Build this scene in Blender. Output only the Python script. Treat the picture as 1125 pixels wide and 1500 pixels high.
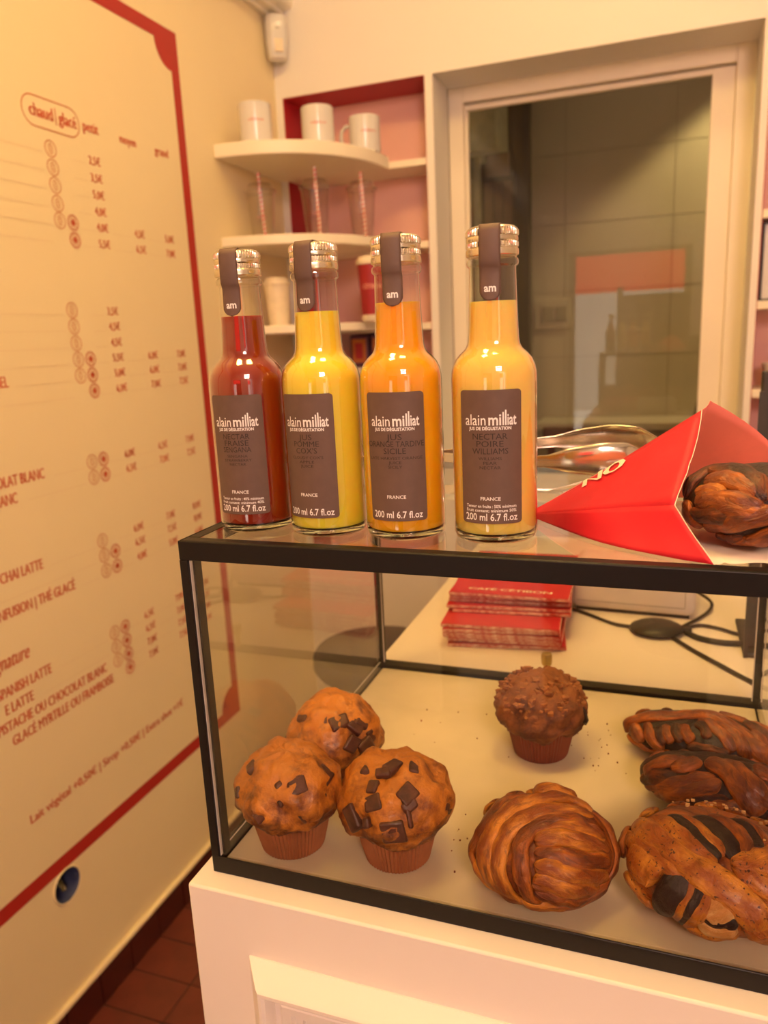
import bpy, bmesh, math, random
from mathutils import Vector, Matrix, noise
random.seed(7)
for o in list(bpy.data.objects): bpy.data.objects.remove(o)
S = bpy.context.scene
PI = math.pi

# ------------------------------------------------------------ camera
cd = bpy.data.cameras.new('camera'); cam = bpy.data.objects.new('camera', cd); S.collection.objects.link(cam)
cd.sensor_fit = 'AUTO'; cd.sensor_width = 36.0; cd.lens = 1117.74 / 1500 * 36.0
cd.clip_start = 0.02; cd.clip_end = 60
RT = Vector((0.93995, 0.33824, -0.04566)); UP = Vector((-0.03381, 0.22539, 0.97368)); FW = Vector((-0.33963, 0.91367, -0.22329))
cam.matrix_world = Matrix(((RT.x, UP.x, -FW.x, 0.29731), (RT.y, UP.y, -FW.y, -0.40764), (RT.z, UP.z, -FW.z, 0.37401), (0, 0, 0, 1)))
cd.dof.use_dof = True; cd.dof.focus_distance = 0.475; cd.dof.aperture_fstop = 9.0
S.camera = cam

# ------------------------------------------------------------ world, lights, exposure
W = bpy.data.worlds.new('world'); S.world = W; W.use_nodes = True
bg = W.node_tree.nodes['Background']; bg.inputs[0].default_value = (1.0, 0.86, 0.74, 1); bg.inputs[1].default_value = 0.8
def area(name, loc, target, size, power, color, sy=None):
    d = bpy.data.lights.new(name, 'AREA'); d.energy = power; d.color = color
    d.shape = 'RECTANGLE' if sy else 'SQUARE'; d.size = size
    if sy: d.size_y = sy
    o = bpy.data.objects.new(name, d); S.collection.objects.link(o); o.location = loc
    o.rotation_euler = (Vector(target) - Vector(loc)).to_track_quat('-Z', 'Y').to_euler()
    return o
WARM = (1.0, 0.64, 0.19); ROSE = (1.0, 0.66, 0.54)
area('ceiling_lamp_light', (0.25, 0.10, 1.93), (0.22, 0.14, 0), 0.30, 13.0, (1.0, 0.64, 0.16))
area('ceiling_lamp_light', (-0.25, -0.20, 1.93), (-0.45, 0.10, 0.5), 0.30, 14.0, WARM)
area('ceiling_lamp_light', (0.30, 0.95, 1.93), (0.28, 0.98, 0), 0.30, 5.5, (1.0, 0.66, 0.30))
area('front_fill_light', (1.00, -1.60, 1.32), (0.25, 0.10, 0.05), 0.50, 38.0, ROSE)  # pinkish fill added behind the viewer to brighten the front faces
sn = bpy.data.lights.new('sun', 'SUN'); sn.energy = 60; sn.color = (1.0, 0.90, 0.78); sn.angle = math.radians(1)
sno = bpy.data.objects.new('sun', sn); S.collection.objects.link(sno); sno.rotation_euler = Vector((-0.70, -0.38, -0.60)).to_track_quat('-Z', 'Y').to_euler()
sd = bpy.data.lights.new('kitchen_spot', 'SPOT'); sd.energy = 60; sd.color = (1.0, 0.74, 0.30); sd.spot_size = math.radians(106); sd.spot_blend = 0.25; sd.shadow_soft_size = 0.03
so = bpy.data.objects.new('kitchen_spot', sd); S.collection.objects.link(so); so.location = (0.75, 2.60, 1.50)
area('kitchen_ceiling_light', (0.2, 2.25, 1.6), (0.2, 2.6, 0), 0.4, 0.9, (1.0, 0.72, 0.45))
S.view_settings.view_transform = 'Standard'; S.view_settings.look = 'None'
S.view_settings.exposure = -0.12; S.view_settings.gamma = 1.0; S.view_settings.use_curve_mapping = False
S.cycles.use_denoising = True
S.cycles.max_bounces = 10; S.cycles.transparent_max_bounces = 24; S.cycles.transmission_bounces = 8
S.cycles.caustics_reflective = False; S.cycles.caustics_refractive = False
S.cycles.sample_clamp_indirect = 6.0

# ------------------------------------------------------------ materials
def nt(name):
    m = bpy.data.materials.new(name); m.use_nodes = True
    t = m.node_tree; t.nodes.clear(); return m, t
def node(t, k, **kw):
    n = t.nodes.new(k)
    for a, v in kw.items():
        if a.startswith('_'): setattr(n, a[1:], v)
        else:
            key = a.replace('__', ' ')
            n.inputs[int(key[1:]) if key[0] == 'i' and key[1:].isdigit() else key].default_value = v
    return n
def paint(name, col, rough=0.5, var=0.06, scale=40, bump=0.0, metal=0.0, spec=0.5, coat=0.0, col2=None, sss=0.0):
    """plain coloured surface with a little procedural grain"""
    m, t = nt(name)
    out = node(t, 'ShaderNodeOutputMaterial'); b = node(t, 'ShaderNodeBsdfPrincipled', Roughness=rough, Metallic=metal)
    b.inputs['Specular IOR Level'].default_value = spec; b.inputs['Coat Weight'].default_value = coat; b.inputs['Coat Roughness'].default_value = 0.08
    t.links.new(b.outputs[0], out.inputs[0])
    tc = node(t, 'ShaderNodeTexCoord'); n = node(t, 'ShaderNodeTexNoise', Scale=scale, Detail=5.0, Roughness=0.6)
    t.links.new(tc.outputs['Object'], n.inputs['Vector'])
    r = node(t, 'ShaderNodeValToRGB'); t.links.new(n.outputs[0], r.inputs[0])
    c2 = col2 or tuple(min(1, c * (1 + var)) for c in col)
    c1 = col if col2 else tuple(c * (1 - var) for c in col)
    r.color_ramp.elements[0].position = 0.35; r.color_ramp.elements[1].position = 0.65
    r.color_ramp.elements[0].color = (*c1, 1); r.color_ramp.elements[1].color = (*c2, 1)
    t.links.new(r.outputs[0], b.inputs['Base Color'])
    if sss:
        b.inputs['Subsurface Weight'].default_value = sss; b.inputs['Subsurface Radius'].default_value = (1.0, 0.6, 0.25); b.inputs['Subsurface Scale'].default_value = 0.008
    if bump:
        bp = node(t, 'ShaderNodeBump', Strength=bump, Distance=0.002); t.links.new(n.outputs[0], bp.inputs['Height']); t.links.new(bp.outputs[0], b.inputs['Normal'])
    return m
def clear(name, tint=(0.97, 0.97, 0.95), edge=None, gain=1.0, rough=0.0):
    """thin clear sheet: fresnel mirror over a see-through body, darker where the sheet is seen edge-on"""
    m, t = nt(name)
    out = node(t, 'ShaderNodeOutputMaterial'); mix = node(t, 'ShaderNodeMixShader')
    tr = node(t, 'ShaderNodeBsdfTransparent'); tr.inputs[0].default_value = (*tint, 1)
    gl = node(t, 'ShaderNodeBsdfAnisotropic' if False else 'ShaderNodeBsdfGlossy'); gl.inputs['Roughness'].default_value = rough; gl.inputs[0].default_value = (1, 1, 1, 1)
    fr = node(t, 'ShaderNodeFresnel', IOR=1.5); ge = node(t, 'ShaderNodeNewGeometry')
    inv = node(t, 'ShaderNodeMath', _operation='SUBTRACT', i0=1.0); t.links.new(ge.outputs['Backfacing'], inv.inputs[1])
    mu = node(t, 'ShaderNodeMath', _operation='MULTIPLY'); t.links.new(fr.outputs[0], mu.inputs[0]); t.links.new(inv.outputs[0], mu.inputs[1])
    mg = node(t, 'ShaderNodeMath', _operation='MULTIPLY', i1=gain); mg.use_clamp = True; t.links.new(mu.outputs[0], mg.inputs[0])
    if edge:
        lw = node(t, 'ShaderNodeLayerWeight', Blend=0.35); mc = node(t, 'ShaderNodeMix', _data_type='RGBA')
        pw = node(t, 'ShaderNodeMath', _operation='POWER', i1=2.5); t.links.new(lw.outputs['Facing'], pw.inputs[0])
        t.links.new(pw.outputs[0], mc.inputs[0]); mc.inputs[6].default_value = (*tint, 1); mc.inputs[7].default_value = (*edge, 1)
        t.links.new(mc.outputs[2], tr.inputs[0])
    t.links.new(mg.outputs[0], mix.inputs[0]); t.links.new(tr.outputs[0], mix.inputs[1]); t.links.new(gl.outputs[0], mix.inputs[2])
    t.links.new(mix.outputs[0], out.inputs[0]); return m
def emit(name, col, s):
    m, t = nt(name); out = node(t, 'ShaderNodeOutputMaterial'); e = node(t, 'ShaderNodeEmission', Strength=s); e.inputs[0].default_value = (*col, 1)
    t.links.new(e.outputs[0], out.inputs[0]); return m
def bread(name, base, crust, dark, speck=0.0, rough=0.38, streak=1.0, side=1.0, coat=0.25, iso=False):
    m, t = nt(name)
    out = node(t, 'ShaderNodeOutputMaterial'); b = node(t, 'ShaderNodeBsdfPrincipled', Roughness=rough); t.links.new(b.outputs[0], out.inputs[0])
    uv = node(t, 'ShaderNodeUVMap'); tc = node(t, 'ShaderNodeTexCoord')
    mp = node(t, 'ShaderNodeMapping'); mp.inputs['Scale'].default_value = (10.0, 70.0, 1.0); t.links.new(uv.outputs[0], mp.inputs[0])
    ns = node(t, 'ShaderNodeTexNoise', Scale=1.0, Detail=5.0, Roughness=0.6, Distortion=0.6); t.links.new(tc.outputs['Object'] if iso else mp.outputs[0], ns.inputs['Vector'])
    if iso: ns.inputs['Scale'].default_value = 38.0
    nb = node(t, 'ShaderNodeTexNoise', Scale=65.0, Detail=7.0, Roughness=0.68); t.links.new(tc.outputs['Object'], nb.inputs['Vector'])
    nc = nb
    if not iso:
        m3 = node(t, 'ShaderNodeMapping'); m3.inputs['Scale'].default_value = (3.5, 38.0, 1.0); t.links.new(uv.outputs[0], m3.inputs[0])
        nc = node(t, 'ShaderNodeTexNoise', Scale=1.0, Detail=6.0, Roughness=0.62, Distortion=0.3); t.links.new(m3.outputs[0], nc.inputs['Vector'])
    # the sides of a strand are paler, its top is baked darker
    sx = node(t, 'ShaderNodeSeparateXYZ'); t.links.new(uv.outputs[0], sx.inputs[0]); ml = node(t, 'ShaderNodeMath', _operation='MULTIPLY', i1=2 * PI); t.links.new(sx.outputs[0], ml.inputs[0])
    sn_ = node(t, 'ShaderNodeMath', _operation='SINE'); t.links.new(ml.outputs[0], sn_.inputs[0])
    ma = node(t, 'ShaderNodeMath', _operation='MULTIPLY_ADD', i1=side * -0.11, i2=0.0); t.links.new(sn_.outputs[0], ma.inputs[0])
    sm = node(t, 'ShaderNodeMath', _operation='ADD'); t.links.new(nc.outputs[0], sm.inputs[0]); t.links.new(ma.outputs[0], sm.inputs[1])
    if iso:                                                         # darker baked rim, plus light from above put into the crown colour
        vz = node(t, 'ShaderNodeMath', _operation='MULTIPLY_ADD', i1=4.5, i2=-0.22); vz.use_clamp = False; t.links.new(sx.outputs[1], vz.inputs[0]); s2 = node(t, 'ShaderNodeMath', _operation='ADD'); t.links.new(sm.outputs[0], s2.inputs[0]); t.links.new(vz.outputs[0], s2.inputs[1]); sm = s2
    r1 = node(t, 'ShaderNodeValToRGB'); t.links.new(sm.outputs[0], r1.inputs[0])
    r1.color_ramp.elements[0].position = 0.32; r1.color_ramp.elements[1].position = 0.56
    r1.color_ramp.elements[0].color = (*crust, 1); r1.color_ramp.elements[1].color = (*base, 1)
    r2 = node(t, 'ShaderNodeValToRGB'); t.links.new(ns.outputs[0], r2.inputs[0])
    r2.color_ramp.elements[0].position = 0.55; r2.color_ramp.elements[1].position = 0.68
    r2.color_ramp.elements[0].color = (0, 0, 0, 1); r2.color_ramp.elements[1].color = (streak, streak, streak, 1)
    mx = node(t, 'ShaderNodeMix', _data_type='RGBA'); t.links.new(r2.outputs[0], mx.inputs[0]); t.links.new(r1.outputs[0], mx.inputs[6]); mx.inputs[7].default_value = (*dark, 1)
    last = mx.outputs[2]
    if speck:
        vo = node(t, 'ShaderNodeTexNoise', Scale=520.0, Detail=1.0); t.links.new(tc.outputs['Object'], vo.inputs['Vector'])
        r3 = node(t, 'ShaderNodeValToRGB'); t.links.new(vo.outputs[0], r3.inputs[0]); r3.color_ramp.elements[0].position = 0.66; r3.color_ramp.elements[1].position = 0.70
        r3.color_ramp.elements[0].color = (0, 0, 0, 1); r3.color_ramp.elements[1].color = (speck,) * 3 + (1,)
        m2 = node(t, 'ShaderNodeMix', _data_type='RGBA'); t.links.new(r3.outputs[0], m2.inputs[0]); t.links.new(last, m2.inputs[6]); m2.inputs[7].default_value = (*dark, 1); last = m2.outputs[2]
    t.links.new(last, b.inputs['Base Color'])
    ad = node(t, 'ShaderNodeMath', _operation='ADD'); t.links.new(nb.outputs[0], ad.inputs[0]); t.links.new(ns.outputs[0], ad.inputs[1])
    bp = node(t, 'ShaderNodeBump', Strength=0.75, Distance=0.003); t.links.new(ad.outputs[0], bp.inputs['Height']); t.links.new(bp.outputs[0], b.inputs['Normal'])
    b.inputs['Coat Weight'].default_value = coat; b.inputs['Coat Roughness'].default_value = 0.22
    return m
def juice(name, col, col2, sep=None):
    m, t = nt(name); out = node(t, 'ShaderNodeOutputMaterial'); b = node(t, 'ShaderNodeBsdfPrincipled', Roughness=0.35); t.links.new(b.outputs[0], out.inputs[0])
    tc = node(t, 'ShaderNodeTexCoord'); n = node(t, 'ShaderNodeTexNoise', Scale=30.0, Detail=2.0); t.links.new(tc.outputs['Object'], n.inputs['Vector'])
    mx = node(t, 'ShaderNodeMix', _data_type='RGBA'); t.links.new(n.outputs[0], mx.inputs[0]); mx.inputs[6].default_value = (*col, 1); mx.inputs[7].default_value = (*col2, 1)
    t.links.new(mx.outputs[2], b.inputs['Base Color'])
    b.inputs['Subsurface Weight'].default_value = 0.75; b.inputs['Subsurface Radius'].default_value = (1.0, 0.55, 0.15); b.inputs['Subsurface Scale'].default_value = 0.012
    b.inputs['Specular IOR Level'].default_value = 0.2
    return m

M = dict(
    wall=paint('cream_wall_paint', (0.84, 0.71, 0.45), 0.55, 0.015, 3.0),
    wall_b=paint('pale_wall_paint', (0.81, 0.76, 0.72), 0.55, 0.012, 3.0),
    ceiling=paint('ceiling_paint', (0.82, 0.76, 0.66), 0.7, 0.01, 3.0),
    shelf=paint('shelf_paint', (0.86, 0.77, 0.63), 0.42, 0.01, 8.0),
    red=paint('crimson_paint', (0.42, 0.012, 0.022), 0.5, 0.04, 8.0),
    pink=paint('pink_paint', (0.86, 0.50, 0.45), 0.55, 0.02, 4.0),
    board_red=paint('menu_red_print', (0.42, 0.022, 0.016), 0.55, 0.03, 20),
    board_text=paint('menu_letter_print', (0.56, 0.085, 0.035), 0.6, 0.03, 20),
    board_thin=paint('menu_line_print', (0.60, 0.20, 0.08), 0.6, 0.03, 20),
    board_rule=paint('menu_rule_print', (0.78, 0.62, 0.40), 0.6, 0.03, 20),
    counter=paint('counter_lacquer', (0.88, 0.79, 0.70), 0.32, 0.01, 6.0),
    tray=paint('tray_plastic', (0.72, 0.61, 0.42), 0.22, 0.05, 14.0),
    black=paint('black_powder_coat', (0.009, 0.006, 0.005), 0.42, 0.1, 200, spec=0.28),
    silicone=paint('pale_sealant', (0.6, 0.55, 0.5), 0.4),
    tile=paint('terracotta_tile', (0.125, 0.025, 0.014), 0.5, 0.15, 18, 0.2),
    skirt=paint('dark_skirting_tile', (0.065, 0.010, 0.007), 0.45, 0.15, 18, 0.2),
    grout=paint('grout', (0.060, 0.026, 0.018), 0.9, 0.1, 60),
    pane=clear('clear_pane', (0.96, 0.955, 0.93), gain=1.45),
    win=clear('window_glass', (0.90, 0.89, 0.85), gain=1.35),
    bottle=clear('bottle_glass', (0.97, 0.975, 0.95), edge=(0.42, 0.44, 0.34), gain=2.2),
    cup=clear('cup_plastic', (0.93, 0.92, 0.90), edge=(0.55, 0.5, 0.45), gain=2.2),
    label=paint('brown_label_paper', (0.135, 0.078, 0.056), 0.6, 0.05, 120),
    ink=paint('dark_label_ink', (0.030, 0.016, 0.012), 0.6),
    white=paint('white_print', (0.90, 0.86, 0.80), 0.6),
    cap=paint('brushed_cap_metal', (0.78, 0.70, 0.54), 0.26, 0.05, 200, 0.0, 1.0),
    steel=paint('polished_steel', (0.72, 0.67, 0.58), 0.16, 0.04, 30, 0.0, 1.0),
    brass=paint('brass', (0.55, 0.40, 0.16), 0.35, 0.1, 60, 0.0, 0.9),
    mug=paint('mug_glaze', (0.70, 0.67, 0.66), 0.22, 0.01, 6.0, coat=0.3),
    mug_ink=paint('mug_print', (0.62, 0.17, 0.15), 0.5),
    redcup=paint('red_paper_cup', (0.33, 0.012, 0.022), 0.4, 0.04, 20),
    lid=paint('cup_lid_plastic', (0.80, 0.68, 0.52), 0.4),
    pinktext=paint('salmon_print', (0.80, 0.36, 0.27), 0.6),
    bagred=paint('red_bag_paper', (0.60, 0.006, 0.022), 0.55, 0.06, 25, 0.25),
    bagin=paint('bag_lining_paper', (0.86, 0.74, 0.58), 0.7, 0.03, 30, 0.2),
    bag_backlit=paint('backlit_bag_paper', (0.84, 0.20, 0.155), 0.65, 0.05, 30, 0.2),  # salmon colour stands for light coming through the red paper
    napred=paint('folded_bag_red', (0.56, 0.014, 0.030), 0.55, 0.06, 30),
    napedge=paint('folded_bag_edge', (0.55, 0.06, 0.06), 0.7, 0.0, 140, col2=(0.92, 0.62, 0.54)),
    device=paint('white_device_plastic', (0.74, 0.68, 0.68), 0.4, 0.02, 30),
    cable=paint('black_rubber', (0.025, 0.019, 0.015), 0.45),
    dark=paint('dark_grey_plastic', (0.035, 0.028, 0.026), 0.5),
    gold=bread('golden_dough', (0.74, 0.280, 0.028), (0.27, 0.060, 0.008), (0.070, 0.014, 0.005), 0.0, 0.32, 0.8, 1.0, 0.15),
    brown=bread('baked_brown_dough', (0.50, 0.135, 0.014), (0.16, 0.032, 0.006), (0.040, 0.009, 0.005), 0.0, 0.32, 0.9, 1.0, 0.15),
    gold_speck=bread('speckled_golden_dough', (0.74, 0.290, 0.030), (0.34, 0.084, 0.010), (0.05, 0.012, 0.005), 0.9, 0.32, 0.5, 1.0, 0.15),
    dk=bread('dark_baked_dough', (0.24, 0.055, 0.009), (0.035, 0.009, 0.005), (0.014, 0.006, 0.005), 0.0, 0.40, 0.95, 1.0, 0.06),
    choc=bread('chocolate_filling', (0.026, 0.008, 0.006), (0.014, 0.006, 0.005), (0.010, 0.005, 0.004), 0.0, 0.40, 0.6, 0.0, 0.06),
    pale=bread('pale_dough', (0.78, 0.50, 0.20), (0.55, 0.24, 0.06), (0.30, 0.08, 0.02), 0.0, 0.45, 0.5),
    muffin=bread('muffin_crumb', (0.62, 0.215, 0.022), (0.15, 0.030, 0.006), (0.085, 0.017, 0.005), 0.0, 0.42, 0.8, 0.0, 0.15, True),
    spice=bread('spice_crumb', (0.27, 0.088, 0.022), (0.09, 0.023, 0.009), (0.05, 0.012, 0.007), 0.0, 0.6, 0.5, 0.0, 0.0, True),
    crumbs=paint('baked_crumbs', (0.30, 0.105, 0.030), 0.65, 0.3, 150, 0.3),
    wrapper=paint('baking_paper_brown', (0.35, 0.120, 0.045), 0.55, 0.15, 60),
    wrapper_d=paint('baking_paper_dark', (0.20, 0.045, 0.022), 0.55, 0.15, 60),
    chip=paint('milk_chocolate', (0.095, 0.032, 0.018), 0.38, 0.35, 120, 0.4),
    almond=paint('almond', (0.62, 0.30, 0.10), 0.5),
    ktile=paint('kitchen_tile_glaze', (0.47, 0.43, 0.36), 0.28, 0.02, 5.0),
    kgrout=paint('kitchen_grout', (0.33, 0.30, 0.25), 0.8),
    kdark=paint('kitchen_dark_paint', (0.05, 0.04, 0.032), 0.6),  # dark paint of the partition and the cupboard carcass
    kgreen=paint('grey_green_metal', (0.26, 0.28, 0.20), 0.45, 0.15, 20),
    kbrown=paint('brown_boards', (0.13, 0.085, 0.06), 0.6, 0.1, 12),
    chair=paint('maroon_chair_lacquer', (0.075, 0.012, 0.012), 0.35),
    blue=paint('blue_box_plastic', (0.05, 0.06, 0.14), 0.45),
    wirew=paint('wire_white', (0.8, 0.62, 0.5), 0.5),
    wireg=paint('wire_brown', (0.10, 0.08, 0.03), 0.5),
    purple=paint('purple_print', (0.10, 0.035, 0.08), 0.5), orange=paint('orange_print', (0.55, 0.16, 0.03), 0.5),
    facade=paint('pale_facade_stone', (0.27, 0.25, 0.235), 0.8, 0.05, 6), street=paint('pavement_stone', (0.35, 0.32, 0.29), 0.8, 0.08, 8),
)
def cloth(name, col):
    m, t = nt(name); out = node(t, 'ShaderNodeOutputMaterial'); d = node(t, 'ShaderNodeBsdfDiffuse'); tr = node(t, 'ShaderNodeBsdfTranslucent'); mx = node(t, 'ShaderNodeMixShader', i0=0.55)
    tc = node(t, 'ShaderNodeTexCoord'); n = node(t, 'ShaderNodeTexNoise', Scale=30.0); t.links.new(tc.outputs['Object'], n.inputs['Vector'])
    c = node(t, 'ShaderNodeMix', _data_type='RGBA'); t.links.new(n.outputs[0], c.inputs[0]); c.inputs[6].default_value = (*col, 1); c.inputs[7].default_value = (*[q * .92 for q in col], 1)
    t.links.new(c.outputs[2], d.inputs[0]); t.links.new(c.outputs[2], tr.inputs[0]); t.links.new(d.outputs[0], mx.inputs[1]); t.links.new(tr.outputs[0], mx.inputs[2]); t.links.new(mx.outputs[0], out.inputs[0]); return m
M['awning'] = cloth('red_awning_cloth', (0.82, 0.03, 0.03))
for k, c, c2 in (('strawberry', (0.32, 0.022, 0.003), (0.20, 0.009, 0.002)), ('apple', (0.88, 0.70, 0.050), (0.84, 0.65, 0.040)),
                 ('orange_juice', (0.90, 0.41, 0.006), (0.86, 0.36, 0.004)), ('pear', (0.90, 0.64, 0.14), (0.86, 0.57, 0.10))):
    M[k] = juice(k, c, c2)

# ------------------------------------------------------------ mesh building
class MB:
    def __init__(s): s.v = []; s.f = []; s.uv = {}
    def box(s, a, b):
        (x0, y0, z0), (x1, y1, z1) = a, b; n = len(s.v)
        s.v += [(x0, y0, z0), (x1, y0, z0), (x1, y1, z0), (x0, y1, z0), (x0, y0, z1), (x1, y0, z1), (x1, y1, z1), (x0, y1, z1)]
        s.f += [tuple(n + i for i in q) for q in ((0, 3, 2, 1), (4, 5, 6, 7), (0, 1, 5, 4), (1, 2, 6, 5), (2, 3, 7, 6), (3, 0, 4, 7))]; return s
    def lathe(s, prof, seg=48, c=(0, 0), mod=None, cap0=True, cap1=True):
        n = len(s.v)
        for j, (r, z) in enumerate(prof):
            for i in range(seg):
                a = 2 * PI * i / seg; rr = r + (mod(a, j, r) if mod else 0)
                s.v.append((c[0] + rr * math.cos(a), c[1] + rr * math.sin(a), z))
        for j in range(len(prof) - 1):
            for i in range(seg):
                k = (i + 1) % seg; s.f.append((n + j * seg + i, n + j * seg + k, n + (j + 1) * seg + k, n + (j + 1) * seg + i))
        if cap0: s.f.append(tuple(n + i for i in reversed(range(seg))))
        if cap1: m = n + (len(prof) - 1) * seg; s.f.append(tuple(m + i for i in range(seg)))
        return s
    def prism(s, pts, z0, z1):
        """polygon in xy (ccw) raised from z0 to z1"""
        n = len(s.v); k = len(pts)
        s.v += [(x, y, z0) for x, y in pts] + [(x, y, z1) for x, y in pts]
        s.f += [tuple(n + i for i in reversed(range(k))), tuple(n + k + i for i in range(k))]
        s.f += [(n + i, n + (i + 1) % k, n + k + (i + 1) % k, n + k + i) for i in range(k)]; return s
    def tube(s, P, rad, seg=10, normals=None, flat=1.0, uvs=True):
        """sweep along P; rad(t) half width, flat = thickness/width, normals = flat direction per point"""
        P = [Vector(p) for p in P]; n = len(s.v); m = len(P); L = 0.0; up = Vector((0.13, 0.21, 0.97))
        for j, p in enumerate(P):
            T = (P[min(j + 1, m - 1)] - P[max(j - 1, 0)]).normalized()
            if j: L += (P[j] - P[j - 1]).length
            N = normals[j] if normals else up
            N = (N - T * N.dot(T)); N = N.normalized() if N.length > 1e-6 else T.orthogonal().normalized()
            if not normals: up = N
            B = T.cross(N); r = rad(j / (m - 1)) if callable(rad) else rad
            for i in range(seg):
                a = 2 * PI * i / seg; q = p + B * (r * math.cos(a)) + N * (r * flat * math.sin(a)); s.v.append(tuple(q)); s.uv[n + j * seg + i] = (i / seg, L)
        for j in range(m - 1):
            for i in range(seg):
                k = (i + 1) % seg; s.f.append((n + j * seg + i, n + j * seg + k, n + (j + 1) * seg + k, n + (j + 1) * seg + i))
        s.f.append(tuple(n + i for i in reversed(range(seg)))); e = n + (m - 1) * seg; s.f.append(tuple(e + i for i in range(seg))); return s
    def poly(s, pts): n = len(s.v); s.v += [tuple(p) for p in pts]; s.f.append(tuple(range(n, n + len(pts)))); return s
    def grid(s, rows):
        n = len(s.v); w = len(rows[0])
        for r in rows: s.v += [tuple(p) for p in r]
        for j in range(len(rows) - 1):
            for i in range(w - 1): s.f.append((n + j * w + i, n + j * w + i + 1, n + (j + 1) * w + i + 1, n + (j + 1) * w + i))
        return s
    def add(s, vs, fs): n = len(s.v); s.v += [tuple(v) for v in vs]; s.f += [tuple(n + i for i in f) for f in fs]; return s
def world_of(o):
    x = Matrix.Identity(4)
    chain = []
    while o: chain.append(o); o = o.parent
    for q in reversed(chain): x = x @ Matrix.LocRotScale(q.location, q.rotation_euler, None)
    return x
def build(name, mb, mat, parent=None, smooth=0.6, bevel=0, local=False, solid=0, sub=0, seg=2):
    """link mb as ONE mesh object; coordinates are world unless local, and are moved into the parent's frame"""
    me = bpy.data.meshes.new(name); vs = mb.v
    if parent is not None and not local:
        inv = world_of(parent).inverted(); vs = [inv @ Vector(v) for v in vs]
    me.from_pydata([tuple(v) for v in vs], [], mb.f); me.validate()
    if mb.uv:
        ul = me.uv_layers.new(name='UVMap')
        for lp in me.loops: ul.data[lp.index].uv = mb.uv.get(lp.vertex_index, (0, 0))
    me.materials.append(M[mat] if isinstance(mat, str) else mat)
    o = bpy.data.objects.new(name, me); S.collection.objects.link(o)
    if parent is not None: o.parent = parent
    if smooth:
        me.polygons.foreach_set('use_smooth', [True] * len(me.polygons)); me.set_sharp_from_angle(angle=smooth)
    if bevel:
        b = o.modifiers.new('bevel', 'BEVEL'); b.width = bevel; b.segments = seg; b.limit_method = 'ANGLE'; b.angle_limit = 0.6
    if solid: q = o.modifiers.new('solid', 'SOLIDIFY'); q.thickness = solid; q.offset = 0
    if sub: q = o.modifiers.new('sub', 'SUBSURF'); q.levels = sub; q.render_levels = sub
    return o
def thing(name, label, cat, loc=(0, 0, 0), rot=0.0, group=None):
    o = bpy.data.objects.new(name, None); S.collection.objects.link(o); o.empty_display_size = 0.05
    o.location = loc; o.rotation_euler = (0, 0, rot); o['label'] = label; o['category'] = cat
    if group: o['group'] = group
    return o
def tag(o, label, cat, group=None):
    o['label'] = label; o['category'] = cat
    if group: o['group'] = group
    return o
def struct(o): o['kind'] = 'structure'; return o
def stuff(o): o['kind'] = 'stuff'; return o
def BX(*ab):
    m = MB()
    for a, b in ab: m.box(a, b)
    return m
def copy_of(o, loc, parent=None, name=None):
    c = o.copy(); S.collection.objects.link(c); c.location = loc
    if parent is not None: c.parent = parent
    return c

# ------------------------------------------------------------ lettering
_tc = {}
def glyphs(txt, smear=0.0, shear=0.0, bold=0.0):
    """flat letter outlines of the text as (verts, faces), cap height 1, starting at x = 0"""
    key = (txt, smear, shear, bold)
    if key in _tc: return _tc[key]
    cu = bpy.data.curves.new('lettering', 'FONT'); cu.body = txt; cu.size = 1.0; cu.resolution_u = 2; cu.shear = shear; cu.offset = bold
    ob = bpy.data.objects.new('lettering', cu); S.collection.objects.link(ob)
    dg = bpy.context.evaluated_depsgraph_get(); me = ob.evaluated_get(dg).to_mesh()
    v = [(p.co.x, p.co.y) for p in me.vertices]; f = [tuple(p.vertices) for p in me.polygons]
    ob.evaluated_get(dg).to_mesh_clear(); bpy.data.objects.remove(ob); bpy.data.curves.remove(cu)
    k = 1.0 / _cap
    x0 = min(a for a, b in v); v = [((a - x0) * k, b * k) for a, b in v]
    if smear:                                                       # thicken the upright strokes only, as a Didone face does
        ec = {}
        for q in f:
            for i in range(len(q)): e = (q[i], q[(i + 1) % len(q)]); ec[e] = ec.get(e, 0) + 1
        nx = [0.0] * len(v); ny = [0.0] * len(v)
        for (i, j) in ec:
            if (j, i) in ec: continue
            dx, dy = v[j][0] - v[i][0], v[j][1] - v[i][1]; l = math.hypot(dx, dy) or 1
            for w in (i, j): nx[w] += dy / l; ny[w] -= dx / l
        v = [(x + smear * (nx[i] / (math.hypot(nx[i], ny[i]) or 1)), y) for i, (x, y) in enumerate(v)]
    _tc[key] = (v, f); return v, f
_cap = 1.0
_v, _f = glyphs('H'); _cap = max(b for a, b in _v) - min(b for a, b in _v); _tc.clear()
def letters(mb, txt, cap, place, width=None, align=0.5, smear=0.0, squeeze=1.0, shear=0.0, bold=0.0):
    """put text into mb; place(x, y) -> 3-D point; width = total width wanted; align 0 left, .5 centre, 1 right"""
    v, f = glyphs(txt, smear, shear, bold); x0 = min(a for a, b in v); x1 = max(a for a, b in v); w = (x1 - x0) * cap * squeeze
    kx = cap * squeeze * (width / w if width else 1.0); ww = (x1 - x0) * kx
    mb.add([place((a - x0) * kx - ww * align, b * cap) for a, b in v], f); return mb
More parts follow.
